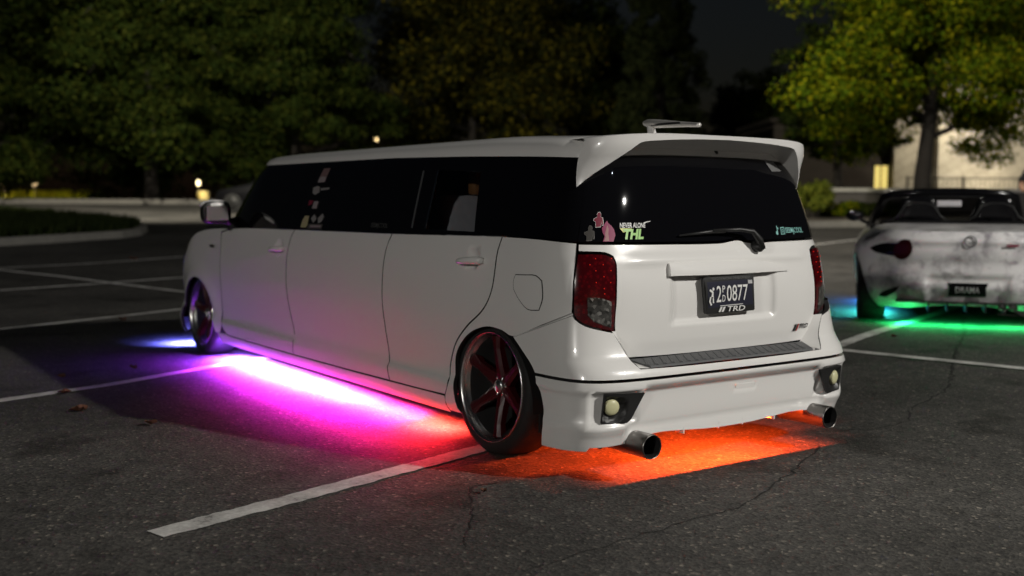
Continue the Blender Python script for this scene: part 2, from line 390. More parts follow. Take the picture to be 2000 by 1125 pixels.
W_B = [(.10, .795), (.15, .828), (.20, .858), (.30, .864), (.33, .848), (.36, .846), (.50, .856), (.66, .868), (.80, .862), (.95, .843), (1.02, .826), (1.10, .803), (1.25, .757), (1.40, .706), (1.46, .66)]
R_B = [(.1, -.02), (.50, -.028), (.60, -.045), (.77, -.055), (.93, -.035), (1.02, -.004), (1.10, .012), (1.2, .037), (1.3, .069), (1.40, .108), (1.46, .137)]
F_L = [(.1, 5.45), (.3, 5.58), (.5, 5.6), (.7, 5.52), (.85, 5.35), (.95, 5.1), (1.02, 4.9)]
F_U = [(1.0, 4.75), (1.2, 4.48), (1.40, 4.18), (1.46, 4.08)]
W_K = [(.10, .862), (.16, .876), (.25, .884), (.44, .893), (.46, .89), (.56, .882), (.70, .868), (.80, .862)]
R_K = [(.10, -.06), (.16, -.085), (.2, -.10), (.25, -.125), (.36, -.135), (.44, -.145), (.47, -.140), (.49, -.130), (.55, -.085), (.64, -.065), (.72, -.056), (.8, -.054)]
W_W = [(1.15, .79), (1.2, .775), (1.26, .757), (1.35, .735), (1.45, .712), (1.52, .68)]
R_W = [(1.15, .033), (1.2, .045), (1.26, .05), (1.36, .02), (1.44, -.02), (1.52, -.035)]
BODY = Prof(W_B, R_B, F_L, 5.6, .6, 3.0, .85, 4.75); UPR = Prof(W_B, R_B, F_U, 5.6, .6, 2.8, .9, 3.6)
KIT = Prof(W_K, R_K, F_L, 7.5, .6, 3.0, .85, 4.75); WING = Prof(W_W, R_W, F_U, 5.6, .6, 2.8, .9, 3.6)

limo = thing('stretched_wagon', 'white stretched box wagon with red wheels, roof spoiler and rainbow underglow', 'car')
S12 = [(3.64, 1.017), (3.681, .959), (3.706, .82), (3.70, .682), (3.681, .521), (3.61, .304), (3.618, .249), (3.613, .213)]
S23 = [(2.35, 1.025), (2.386, .934), (2.395, .766), (2.378, .529), (2.345, .327), (2.338, .275), (2.32, .226)]
RDR = [(1.296, 1.040), (1.309, .975), (1.320, .80), (1.385, .697), (1.534, .599), (1.64, .514), (1.695, .431), (1.717, .372), (1.715, .29), (1.741, .235)]
FDF = [(4.945, .965), (4.925, .865), (4.92, .56), (4.935, .36), (4.90, .27), (4.83, .225), (4.75, .215)]
ARCH = [(1.162, .588), (1.241, .608), (1.362, .612), (1.501, .571), (1.598, .507), (1.655, .435), (1.664, .345), (1.652, .25), (1.628, .15)]
FARCH = [(5.02, .14), (5.06, .30), (5.12, .43), (5.22, .545), (5.35, .60), (5.48, .60), (5.61, .55), (5.71, .46), (5.78, .34), (5.81, .2), (5.82, .12)]
def cup(hu, hz): return lambda u, z: -.022*max(0., 1-((abs(u)-hu)/.062)**2-((z-hz-.014)/.052)**2)**.7
for fl in (False, True):
    sfx = ''
    fd = panel('front_door', [(4.72, 1.0)]+FDF+S12[::-1], BODY, M_WHITE, limo, flip=fl, res=.028, disp=cup(3.845, .882))
    md = panel('centre_door', S12+[(2.9, .219)]+S23[::-1]+[(3.0, 1.021)], BODY, M_WHITE, limo, flip=fl)
    rd = panel('rear_door', S23+[(2.0, .229)]+RDR[::-1]+[(1.8, 1.033)], BODY, M_WHITE, limo, flip=fl, res=.026, disp=cup(1.51, .915))
    qp = panel('quarter_panel', [(1.296, 1.040), (1.02, 1.036), (.803, 1.024), (.806, .975), (.816, .857), (.817, .722), (.956, .663)]+ARCH+[(1.745, .15), (1.745, .232)]+RDR[::-1][1:-1], BODY, M_WHITE, limo, flip=fl, res=.04)
    FD_ = [(1.153, .874), (1.085, .877), (1.011, .878), (.971, .856), (.962, .781), (.98, .723), (1.055, .721), (1.119, .76), (1.162, .804), (1.166, .845)]
    if not fl: panel('fuel_door_gap', FD_, BODY, M_SEAM, qp, off=.0012, gap=0, rim=.002, res=.03)
    panel('fuel_door' if not fl else 'blank_flap', [(1.153, .874), (1.085, .877), (1.011, .878), (.971, .856), (.962, .781), (.98, .723), (1.055, .721), (1.119, .76), (1.162, .804), (1.166, .845)], BODY, M_WHITE, qp, off=.0032, gap=.0052, rim=.003, res=.025, flip=fl) if not fl else None
    panel('side_skirt', [(1.748, .229), (2.9, .215), (4.75, .211), (4.83, .221), (5.0, .215), (5.02, .135), (4.6, .13), (3.2, .135), (1.75, .14)], BODY, M_WHITE, limo, flip=fl, gap=.0006)
    fe = panel('front_fender', [(4.73, 1.0), (4.95, .967)]+FDF[1:4]+[(4.91, .27), (4.95, .215), (5.01, .215)]+FARCH[1:-2]+[(5.79, .42), (5.86, .56), (5.93, .68), (5.80, .78), (5.70, .90), (5.45, .955), (5.2, .985)], BODY, M_WHITE, limo, flip=fl, res=.05,
               disp=lambda u, z: .02*math.exp(-((math.hypot((abs(u)-5.41)/.36, (z-.28)/.34)-1)/.22)**2))
    panel('headlight', [(5.935, .69), (5.81, .785), (5.72, .89), (6.05, .87), (6.35, .80), (6.3, .70)], BODY, M_CLEAR, limo, flip=fl, off=.004)
    panel('front_bumper', [(5.79, .40), (5.87, .56), (5.94, .68), (6.3, .69), (BODY.uE-.001, .69), (BODY.uE-.001, .16), (6.2, .15), (5.83, .15)], BODY, M_WHITE, limo, flip=fl, disp=lambda u, z: .035*sm(.45, .3, z))
    # glass band
    panel('windscreen', [(4.78, 1.03), (4.86, 1.40), (4.9, 1.445), (UPR.uE-.001, 1.445), (UPR.uE-.001, 1.0), (5.2, 1.0), (4.76, 1.005)], UPR, M_BLACKGLASS, limo, flip=fl, gap=0, rim=.01)
    panel('window', [(4.755, 1.003), (4.775, 1.03), (4.855, 1.40), (4.88, 1.445), (3.66, 1.443), (3.648, 1.018)], UPR, M_BLACKGLASS, fd, flip=fl, gap=.0005, rim=.006, off=-.002)
    panel('window', [(3.646, 1.018), (3.658, 1.443), (2.6, 1.44), (2.30, 1.434), (2.27, 1.026)], UPR, M_BLACKGLASS, md, flip=fl, gap=.0005, rim=.006, off=-.002)
    # rear door: fixed black post panels and a clear sliding pane
    panel('window_post', [(2.268, 1.026), (2.298, 1.434), (2.04, 1.43), (2.034, 1.361), (2.012, 1.056), (2.01, 1.031)], UPR, M_BLACKGLASS, rd, flip=fl, gap=0, rim=.006, off=-.002)
    panel('window_post', [(2.012, 1.056), (1.547, 1.054), (1.53, 1.037), (2.012, 1.031)], UPR, M_BLACKGLASS, rd, flip=fl, gap=0, rim=.006, off=-.002, res=.04)
    panel('window_post', [(2.034, 1.361), (2.04, 1.43), (1.80, 1.423), (1.60, 1.417), (1.621, 1.345)], UPR, M_BLACKGLASS, rd, flip=fl, gap=0, rim=.006, off=-.002, res=.04)
    panel('window_post', [(1.621, 1.345), (1.60, 1.417), (1.30, 1.408), (1.298, 1.041), (1.528, 1.037), (1.547, 1.054)], UPR, M_BLACKGLASS, rd, flip=fl, gap=0, rim=.006, off=-.002)
    panel('window', [(2.034, 1.361), (2.012, 1.056), (1.547, 1.054), (1.621, 1.345)], UPR, M_SMOKE if not fl else M_BLACKGLASS, rd, flip=fl, gap=0, rim=0, off=-.008)
    panel('window_trim', [(2.036, 1.361), (2.014, 1.056), (2.004, 1.056), (2.026, 1.361)], UPR, M_CHROME, rd, flip=fl, gap=0, rim=.004, off=.002, lip=.001)
    panel('window_trim', [(2.19, 1.36), (2.157, 1.058), (2.145, 1.058), (2.178, 1.36)], UPR, M_PAD, rd, flip=fl, gap=0, rim=.004, off=.002, lip=.001)
    panel('quarter_glass', [(1.296, 1.042), (1.298, 1.408), (1.0, 1.398), (.85, 1.392), (.80, 1.26), (.803, 1.027), (1.02, 1.038)], UPR, M_BLACKGLASS, limo, flip=fl, gap=.0008, rim=.006, off=-.001, res=.035)
    # liner behind the seams
    panel('body_liner', [(.70, .95), (.70, .50), (1.0, .50), (1.12, .62), (1.28, .66), (1.42, .65), (1.6, .58), (1.73, .42), (1.74, .17), (4.95, .17), (4.97, .30), (5.1, .52), (5.25, .64), (5.41, .66), (5.6, .62), (5.8, .5), (5.9, .2), (6.5, .2), (6.5, .8), (5.7, .88), (4.9, .94), (4.6, .98), (1.3, 1.0)], BODY, M_DARK, limo, flip=fl, off=-.026, gap=0, rim=0, res=.09, curve=False)
    # door handles
    for hu, hz, own in ((1.51, .915, rd), (3.845, .882, fd)):
        hu_ = -hu if fl else hu
        pts = []
        for i in range(9):
            t = i/8; u = hu+.105-.21*t; z = hz-.012+.018*t; o = .008+.030*math.sin(math.pi*min(1, t*.9+.12)); pts.append(BODY.PN(-u if fl else u, z, o))
        tube('handle', pts, [.007, .014, .0165, .017, .017, .0175, .019, .020, .013], M_WHITE, own, seg=10)
# front closing: hood, cowl
V, F = [], []; NU, NX = 14, 13
for i in range(NU):
    u = 4.73+(BODY.uE-.001-4.73)*(i/(NU-1))**.9
    zt = float(np.interp(u, [4.73, 4.95, 5.2, 5.45, 5.70, 6.05, 6.35, BODY.uE], [1.0, .967, .985, .955, .90, .875, .86, .855]))
    if u < 5.2: zt = float(np.interp(u, [4.73, 5.2], [1.0, .985]))
    q = BODY.P(u, zt)
    for j in range(NX):
        t = j/(NX-1); V.append((q[0]*(1-2*t), q[1], q[2]+.045*math.sin(math.pi*t)*min(1, abs(q[0])/.5)-.002))
for i in range(NU-1):
    for j in range(NX-1): F.append((i*NX+j, (i+1)*NX+j, (i+1)*NX+j+1, i*NX+j+1))
mk('bonnet', V, F, M_WHITE, limo, smooth=True)
box('cowl', (0, 4.35, .985), (1.5, .9, .03), M_DARK, limo)
# roof
ZR_U = [.84, 1.15, 1.8, 2.6, 3.42, 4.4, 6.5]; ZR_Z = [1.392, 1.403, 1.423, 1.44, 1.442, 1.445, 1.445]
RG = [(1.0, 0), (.997, .16), (.985, .38), (.962, .58), (.92, .76), (.85, .875), (.7, .95), (.5, .985), (.25, 1), (0, 1.)]
us = list(np.concatenate([np.linspace(.74, 1.3, 16), np.linspace(1.4, 4.3, 26), np.linspace(4.36, UPR.uE-.0005, 22)])); V, F = [], []
full = us+[-u for u in us[::-1]]
for k, fr_ in RG:
    for u in full:
        zr = float(np.interp(abs(u), ZR_U, ZR_Z)); q = UPR.P(u, zr); ky = 1-(1-k)*.16
        y = 2.2+(q[1]-2.2)*ky; zt = 1.527-.02*sm(3.2, 4.3, y)-.022*sm(.9, .2, y)
        V.append((q[0]*k, y, zr+(zt-zr)*fr_+.001))
nF = len(full)
for i in range(len(RG)-1):
    for j in range(nF-1): F.append((i*nF+j, (i+1)*nF+j, (i+1)*nF+j+1, i*nF+j+1))
rf = mk('roof', V, F, M_WHITE, limo, smooth=True)
# spoiler: outer band with fins, top skin, underside
FINL = [(.836, 1.262), (.79, 1.305), (.75, 1.336), (.676, 1.39), (.63, 1.425), (.59, 1.455), (.5, 1.466), (.25, 1.478), (0, 1.482)]
ZT = lambda u: 1.468+.032*(1-min(1, abs(u)/.9)**4)
top = [(u, ZT(u)) for u in np.linspace(-.885, .885, 25)]
sp = panel('roof_spoiler', FINL+[(-u, z) for u, z in FINL[::-1][1:]]+[(-.862, 1.33), (-.88, 1.39)]+top+[(.88, 1.39), (.862, 1.33)], WING, M_WHITE, limo, gap=0, rim=.018, res=.03, edge=.003)
V, F = [], []; uu = np.linspace(-.885, .885, 31); steps = [(0, .0), (.06, .006), (.2, .010), (.5, .012), (1, .010)]
for t, dz in steps:
    for u in uu:
        q = WING.P(u, ZT(u)); tx, ty = q[0]*.90, .42; V.append((q[0]+(tx-q[0])*t, q[1]+(ty-q[1])*t, q[2]-.003+dz+t*(1.508-q[2]-.05*(abs(q[0])/.7)**2)))
for i in range(len(steps)-1):
    for j in range(30): F.append((i*31+j, (i+1)*31+j, (i+1)*31+j+1, i*31+j+1))
mk('spoiler_top', V, F, M_WHITE, sp, smooth=True)
V, F = [], []; uu = np.linspace(-.80, .80, 33); zl = lambda a: float(np.interp(a, [0, .25, .5, .59, .63, .676, .75, .79, .836], [1.482, 1.478, 1.466, 1.455, 1.425, 1.39, 1.336, 1.305, 1.262]))
for t in (0, .35, .7, 1):
    for u in uu:
        z0 = zl(abs(u)); q = WING.P(u, z0)-WING.N(u, z0)*.016; zz = min(1.44, z0+.0); g = UPR.PN(u, min(zz, 1.44), -.002); V.append(q+(g-q)*t+np.array([0, 0, .006*math.sin(math.pi*t)]))
for i in range(3):
    for j in range(32): F.append((i*33+j, i*33+j+1, (i+1)*33+j+1, (i+1)*33+j))
mk('spoiler_underside', V, F, M_WHITE, sp, smooth=True)
# tailgate head strip, rear glass
hd = panel('tailgate_header', [(-.70, 1.398), (-.4, 1.410), (0, 1.413), (.4, 1.410), (.70, 1.398), (.70, 1.455), (-.70, 1.455)], UPR, M_WHITE, limo, gap=.001, rim=.01, off=.002)
patch('washer_nozzle', [(-.115+.014*math.cos(a), 1.436+.012*math.sin(a)) for a in np.linspace(0, 2*math.pi, 14, endpoint=False)], UPR, M_TRIM, hd, off=.005, res=.02)
rg = panel('rear_window', [(-.803, 1.026), (-.4, 1.022), (-.2, 1.02), (-.12, 1.032), (.0, 1.021), (.4, 1.023), (.803, 1.026), (.80, 1.25), (.83, 1.39), (.70, 1.397), (.4, 1.409), (0, 1.412), (-.4, 1.409), (-.70, 1.397), (-.83, 1.39), (-.80, 1.25)], UPR, M_BLACKGLASS, limo, gap=.001, rim=.006, res=.035)
# tailgate with number plate recess
def rec(u, z):
    a = sm(.345, .30, abs(u))*sm(.645, .685, z)*sm(.90, .885, z); d = -.024*a
    d += .008*math.exp(-((z-.945)/.02)**2)*sm(.62, .5, abs(u))
    return d
gate = panel('tailgate', [(.800, 1.020), (.4, 1.016), (0, 1.014), (-.12, 1.026), (-.2, 1.013), (-.4, 1.016), (-.800, 1.020), (-.80, .985), (-.68, .98), (-.645, .965), (-.633, .93), (-.634, .8), (-.632, .64), (-.60, .575), (-.56, .521), (-.3, .517), (0, .516), (.3, .517), (.56, .521), (.60, .575), (.632, .64), (.634, .8), (.633, .93), (.645, .965), (.68, .98), (.80, .985)], BODY, M_WHITE, limo, disp=rec, res=.022)
bar = panel('tailgate_handle_bar', [(.357, .929), (.356, .872), (0, .868), (-.415, .872), (-.40, .884), (-.30, .915), (-.2, .925), (0, .929)], BODY, M_WHITE, gate, off=.024, gap=0, rim=.0199, res=.03, edge=.004, lip=.006, disp=lambda u, z: -.012*sm(-.1, -.42, u)-.006*sm(.90, .93, z))
# plate
fr = panel('plate_frame', [(.150, .859), (-.160, .863), (-.168, .860), (-.172, .704), (-.166, .697), (.132, .694), (.138, .700), (.156, .853)], BODY, M_TRIM, gate, off=.014, gap=0, rim=.016, res=.05, curve=False)
pl = panel('licence_plate', [(.138, .838), (-.150, .842), (-.158, .726), (.128, .722)], BODY, M_PLATE, gate, off=.0165, gap=0, rim=.002, res=.05, curve=False)
po = .0205
lettering('plate_characters', '2', BODY, .085, .747, .030, .072, M_WHITEINK, pl, off=po, bold=.004)
lettering('plate_characters', 'P', BODY, .048, .789, .017, .030, M_WHITEINK, pl, off=po, bold=.004)
lettering('plate_characters', 'D', BODY, .048, .748, .019, .030, M_WHITEINK, pl, off=po, bold=.004)
lettering('plate_characters', '0877', BODY, .020, .748, .135, .072, M_WHITEINK, pl, off=po, bold=.004)
# wheelchair symbol
def disc(cu, cz, ru, rz_, n_=12): return [(cu+ru*math.cos(a), cz+rz_*math.sin(a)) for a in np.linspace(0, 2*math.pi, n_, endpoint=False)]
patch('plate_symbol', disc(.104, .806, .006, .007), BODY, M_WHITEINK, pl, off=po, res=.02)
patch('plate_symbol', [(.124, .806), (.128, .798), (.112, .790), (.118, .770), (.122, .752), (.112, .738), (.118, .734), (.129, .752), (.124, .772), (.104, .772), (.100, .745), (.106, .745), (.108, .764), (.104, .770), (.104, .794), (.112, .801)], BODY, M_WHITEINK, pl, off=po, res=.03)
patch('plate_sticker', [(-.118, .838), (-.146, .838), (-.147, .822), (-.119, .822)], BODY, simple('pale_sticker', (.45, .45, .46), .5), pl, off=po, res=.03)
lettering('frame_lettering', 'TOYOTA RACING DEVELOPMENT', BODY, .115, .8455, .25, .010, simple('grey_ink', (.12, .12, .12), .5), fr, off=po, bold=0)
patch('frame_line', [(.06, .731), (-.085, .734), (-.085, .731), (.06, .728)], BODY, M_WHITEINK, fr, off=po, res=.05)
lettering('frame_lettering', 'TRD', BODY, .018, .702, .115, .024, M_WHITEINK, fr, off=po, bold=.012, shear=.25)
for k in range(2):
    patch('frame_lettering', [(.068-.019*k, .702), (.056-.019*k, .702), (.044-.019*k, .7245), (.056-.019*k, .7245)], BODY, M_WHITEINK, fr, off=po, res=.05)
M_REDINK = simple('red_ink', (.4, .02, .02), .4)
lettering('emblem', 'TRD', BODY, -.500, .588, .072, .022, M_TRIM, gate, off=.006, bold=.03, shear=.3)
for k, mm in enumerate((M_TRIM, M_CHROME, M_REDINK)):
    patch('emblem', [(-.464-.010*k, .577), (-.472-.010*k, .577), (-.485-.010*k, .610), (-.477-.010*k, .610)], BODY, mm, gate, off=.006, res=.05)
# stickers on the rear glass
go = .0035
M_HOLO = simple('green_foil', (.32, .62, .16), .35); M_YEL = simple('yellow_foil', (.6, .62, .12), .35); M_TEAL = simple('teal_vinyl', (.22, .5, .47), .5)
M_PINK = simple('pink_vinyl', (.26, .02, .09), .5); M_SKINT = simple('pale_pink_vinyl', (.36, .18, .18), .5); M_DARKV = simple('dark_vinyl', (.05, .045, .04), .6); M_MAROON = simple('maroon_vinyl', (.2, .015, .04), .5)
lettering('window_lettering', 'NEVER ALONE', UPR, .612, 1.086, .142, .022, M_WHITEINK, rg, off=go, bold=.02)
patch('window_lettering', [(.478, 1.110), (.44, 1.1155), (.44, 1.113), (.478, 1.106)], UPR, M_WHITEINK, rg, off=go)
lettering('window_lettering', 'THL', UPR, .596, 1.036, .115, .045, M_HOLO, rg, off=go+.001, bold=.05, shear=.12)
patch('window_lettering', [(.612, 1.085), (.545, 1.083), (.555, 1.074), (.592, 1.066)], UPR, M_YEL, rg, off=go)
man = [(.722, 1.153), (.712, 1.151), (.708, 1.140), (.711, 1.134), (.700, 1.130), (.696, 1.105), (.697, 1.098), (.702, 1.098), (.705, 1.118), (.706, 1.092), (.728, 1.090), (.730, 1.112), (.740, 1.118), (.738, 1.126), (.727, 1.131), (.724, 1.136), (.727, 1.142)]
patch('figure_sticker', [(.7175+(u-.7175)*1.13, 1.12+(z-1.12)*1.07) for u, z in man], UPR, M_WHITEINK, rg, off=go-.001, res=.03)
patch('figure_sticker', man, UPR, M_MAROON, rg, off=go, res=.03)
man2 = [(u+.035, 1.064+(z-1.122)*1.0) for u, z in man]
patch('figure_sticker', [(.7525+(u-.7525)*1.1, 1.064+(z-1.064)*1.05) for u, z in man2], UPR, simple('grey_outline', (.2, .19, .18), .6), rg, off=go-.001, res=.03)
patch('figure_sticker', man2, UPR, M_DARKV, rg, off=go, res=.03)
patch('pink_sticker', [(.688, 1.105), (.678, 1.118), (.672, 1.107), (.655, 1.095), (.640, 1.078), (.632, 1.055), (.640, 1.028), (.690, 1.028), (.684, 1.05), (.695, 1.068), (.700, 1.085)], UPR, M_PINK, rg, off=go, res=.03, curve=True)
patch('pink_sticker', [(.676, 1.098), (.668, 1.082), (.668, 1.062), (.664, 1.046), (.662, 1.030), (.686, 1.030), (.680, 1.046), (.684, 1.06), (.680, 1.08)], UPR, M_SKINT, rg, off=go+.001, res=.03, curve=True)
lettering('window_lettering', 'SEEMJCOOL', UPR, -.475, 1.044, .150, .034, M_TEAL, rg, off=go, bold=.012)
sq = [(-.440, 1.079), (-.470, 1.081), (-.470, 1.046), (-.440, 1.044)]; ci = (-.455, 1.0625)
for i in range(4):
    a, c = np.array(sq[i]), np.array(sq[(i+1) % 4]); a2 = np.array(ci)+(a-ci)*.78; c2 = np.array(ci)+(c-ci)*.78
    patch('window_symbol', [tuple(a), tuple(c), tuple(c2), tuple(a2)], UPR, M_TEAL, rg, off=go, res=.05)
ring = disc(*ci, .007, .008, 14); ring2 = disc(*ci, .0045, .005, 14)
for i in range(14): patch('window_symbol', [ring[i], ring[(i+1) % 14], ring2[(i+1) % 14], ring2[i]], UPR, M_TEAL, rg, off=go, res=.05)
patch('window_symbol', disc(-.409, 1.052, .008, .009), UPR, M_TEAL, rg, off=go, res=.03)
patch('window_symbol', [(-.412, 1.052), (-.417, 1.052), (-.417, 1.074), (-.426, 1.069), (-.426, 1.075), (-.417, 1.082), (-.417, 1.088), (-.412, 1.088)], UPR, M_TEAL, rg, off=go, res=.05)
patch('permit_sticker', [(-.495, 1.402), (-.575, 1.403), (-.615, 1.352), (-.520, 1.349)], UPR, simple('dim_grey_sticker', (.10, .10, .10), .6), rg, off=go, res=.05)
patch('window_sticker', [(.735, 1.385), (.72, 1.386), (.71, 1.376), (.70, 1.386), (.685, 1.384), (.672, 1.366), (.70, 1.364), (.72, 1.362), (.738, 1.37)], UPR, simple('dim_vinyl', (.03, .03, .03), .6), rg, off=go, res=.05, curve=True)
# side window stickers
M_S1 = simple('faded_paper', (.26, .22, .23), .6); M_S2 = simple('faded_pink_paper', (.16, .10, .10), .6); M_S3 = simple('faded_cream_paper', (.36, .32, .18), .6); M_S4 = simple('grey_paper', (.22, .21, .21), .6); M_S5 = simple('dark_red_paper', (.16, .01, .03), .6)
so_ = .002
def ws(poly, mm, nm='window_sticker'): patch(nm, poly, UPR, mm, limo, off=so_, res=.06)
ws([(3.45, 1.40), (3.36, 1.40), (3.37, 1.35), (3.47, 1.348)], M_S2); ws([(3.47, 1.348), (3.375, 1.348), (3.38, 1.314), (3.48, 1.312)], M_S1)
ws([(3.525, 1.28), (3.47, 1.29), (3.43, 1.284), (3.42, 1.25), (3.47, 1.235), (3.515, 1.245)], M_S4); ws([(3.41, 1.275), (3.29, 1.280), (3.29, 1.268), (3.41, 1.262)], M_S4)
ws([(3.535, 1.20), (3.47, 1.20), (3.48, 1.175), (3.53, 1.168)], M_S5); ws([(3.455, 1.195), (3.39, 1.195), (3.395, 1.150), (3.46, 1.150)], M_S1)
ws([(3.535, 1.103), (3.475, 1.103), (3.465, 1.05), (3.48, 1.03), (3.56, 1.03), (3.555, 1.075)], M_S3)
ws([(3.40, 1.115), (3.355, 1.088), (3.39, 1.062), (3.435, 1.088)], M_S4); ws([(3.29, 1.12), (3.255, 1.105), (3.27, 1.07), (3.315, 1.06), (3.335, 1.09)], M_S4)
ws([(3.455, 1.053), (3.24, 1.056), (3.245, 1.026), (3.465, 1.022)], M_DARKV)
lettering('window_lettering', 'SEEMJCOOL', UPR, 2.615, 1.044, .20, .032, simple('faint_vinyl', (.055, .055, .055), .6), limo, off=so_)
patch('window_sticker', [(3.415, 1.046), (3.26, 1.048), (3.262, 1.036), (3.42, 1.033)], UPR, M_S1, limo, off=so_+.002, res=.06)
# fender badge
patch('fender_badge', [(5.03, .868), (5.03, .850), (5.10, .848), (5.10, .866)], BODY, M_TRIM, limo, off=.022, res=.05)
# bumper cover
TOPL = [(1.017, .452), (1.05, .50), (1.096, .548), (1.151, .592), (.953, .663), (.809, .721), (.797, .703), (.757, .677), (.692, .658), (.641, .646), (.60, .578), (.575, .525), (.55, .493)]
bc = panel('rear_bumper', TOPL+[(.3, .488), (0, .487), (-.3, .488)]+[(-u, z) for u, z in TOPL[::-1]]+[(-.8, .451), (-.4, .449), (0, .448), (.4, .449), (.8, .451)], KIT, M_WHITE, limo, res=.03)
V, F = [], []; uu = np.linspace(-.62, .62, 25)
for t in (0, 1):
    for u in uu:
        a = KIT.P(u, .492 if abs(u) < .56 else .55); c = BODY.PN(u, .512, -.01); q = a+(c-a)*t; V.append((q[0], q[1]+(.004 if t == 0 else 0), (.489 if t == 0 else .513)))
for j in range(24): F.append((j, j+1, 25+j+1, 25+j))
mk('bumper_ledge', V, F, M_WHITE, bc, smooth=True)
panel('bumper_liner', [(.93, .40), (.99, .47), (1.06, .55), (.95, .64), (.80, .74), (.70, .70), (.63, .56), (.58, .50), (0, .492), (-.58, .50), (-.63, .56), (-.70, .70), (-.80, .74), (-.95, .64), (-1.06, .55), (-.99, .47), (-.93, .40), (0, .40)], KIT, M_DARK, bc, off=-.034, gap=0, rim=0, res=.05, curve=False)  # dark panel added behind the seams to stop underglow leaking through
for s in (-1, 1): box('bumper_bulkhead', (s*.735, .16, .33), (.012, .42, .36), M_DARK, bc); box('bumper_bulkhead', (s*.64, .345, .33), (.26, .012, .36), M_DARK, bc)  # unseen dark plates added to keep rear glow out of wheel wells
def bridge(name, kl, bl_, parent, n_=10, back=.008):
    for sg in (1, -1):
        def samp(L, t):
            f = t*(len(L)-1); i = min(int(f), len(L)-2); return np.array(L[i])*(1-(f-i))+np.array(L[i+1])*(f-i)
        V, F = [], []
        for i in range(n_+1):
            a = samp(kl, i/n_); c = samp(bl_, i/n_); V.append(KIT.PN(sg*a[0], a[1], -back)); V.append(BODY.PN(sg*c[0], c[1], -back))
        F = [(2*i, 2*i+1, 2*i+3, 2*i+2) for i in range(n_)]; mk(name, V, F, M_WHITE, parent, smooth=True)
bridge('bumper_return', [(.648, .65), (.60, .578), (.575, .525), (.55, .490)], [(.625, .645), (.592, .575), (.555, .525), (.54, .505)], bc, back=.003)
bridge('bumper_return', [(1.151, .590), (.953, .661), (.809, .719)], [(1.162, .592), (.956, .666), (.817, .726)], bc, back=.007)
# ribbed step pad on the ledge
def ledge(u, t, dz):
    a = KIT.P(u, .49); c = BODY.P(u, .512); q = a+(c-a)*t; return np.array([q[0], q[1], .4885+(.024)*t+dz])
V, F = [], []; uu = np.linspace(-.555, .555, 41)
for t, dz in ((.02, .0), (.05, .007), (.95, .007), (.98, .0)):
    for u in uu:
        k = 1 if t > .5 else .9; V.append(ledge(u*k if t < .5 else u*1.0, t, dz))
for i in range(3):
    for j in range(40): F.append((i*41+j, i*41+j+1, (i+1)*41+j+1, (i+1)*41+j))
F.append(tuple(i*41 for i in range(4))); F.append(tuple(i*41+40 for i in range(3, -1, -1)))
pad = mk('step_pad', V, F, M_PAD, bc)
for u in np.linspace(-.47, .49, 22):
    a = ledge(u+.016, .16, .0105); c = ledge(u-.012, .84, .0105); d = (c-a)/np.linalg.norm(c-a); s = np.array([d[1], -d[0], 0])*.0055; z0 = np.array([0, 0, -.005])
    V = [a-s*2+z0, a+s*2+z0, c+s*2+z0, c-s*2+z0, a-s, a+s, c+s, c-s]
    mk('pad_rib', V, [(4, 5, 6, 7), (0, 1, 5, 4), (1, 2, 6, 5), (2, 3, 7, 6), (3, 0, 4, 7)], M_PAD, pad)
# body kit lip with fog pods
def kd(u, z):
    a = abs(u); lim = float(np.interp(z, [.26, .39], [.585, .52])); c = sm(lim+.035, lim-.01, a)
    d = -.030*c*sm(.425, .385, z)*sm(.15, .24, z)+.012*c*sm(.235, .20, z)
    pod = sm(.03, .0, max(abs(a-.655)-.085, abs(z-.33)-.055)); d -= .02*pod
    d += .010*math.exp(-((z-.412)/.016)**2)
    d += .012*sm(.30, .25, z)*sm(.6, .75, a)
    if abs(u+.0785) < .08 and abs(z-.35) < .03: d -= .006*sm(.066, .06, abs(u+.0785))*sm(.014, .010, abs(z-.350))
    return d
KB = [(.955, .140), (.755, .141), (.745, .158), (.61, .158), (.56, .176), (.50, .186), (.40, .190), (.28, .184), (.14, .176), (.05, .174)]
kit = panel('bumper_lip', [(1.017, .447), (.977, .358), (.96, .245)]+KB+[(-u, z) for u, z in KB[::-1]]+[(-.96, .245), (-.977, .358), (-1.017, .447), (-.8, .446), (-.4, .444), (0, .443), (.4, .444), (.8, .446)], KIT, M_WHITE, limo, disp=kd, res=.02, rim=.0199)
for s in (1, -1):
    pod = panel('fog_light_housing', [(s*.712, .393), (s*.535, .388), (s*.596, .278), (s*.614, .264), (s*.722, .268)], KIT, M_TRIM, kit, off=.004, gap=0, rim=.012, res=.015, disp=lambda u, z: -.022*sm(.062, .04, math.hypot((abs(u)-.672), (z-.328)*.95)), curve=False)
    c = KIT.PN(s*.675, .333, -.014); nn = KIT.N(s*.675, .333); ax = Vector(nn); rot = ax.to_track_quat('Z', 'Y').to_matrix()
    V, F = lathe_geo([(-.02, .036), (.004, .035), (.010, .028), (.013, .014), (.0135, 0.)], 24, 'Z'); V = [rot @ Vector(v)+Vector(c) for v in V]
    mk('fog_light', V, F, M_FOG, pod, smooth=True)
panel('tow_cover', [(-.020, .364), (-.137, .361), (-.138, .337), (-.020, .339)], KIT, M_WHITE, kit, off=-.03, gap=.001, rim=.004, res=.04, curve=False)
for u0 in (.285, .075, -.075, -.285):
    q = KIT.PN(u0, .185, -.012); box('diffuser_fin', (q[0], q[1]+.012, .186), (.006, .05, .03), M_WHITE, kit)
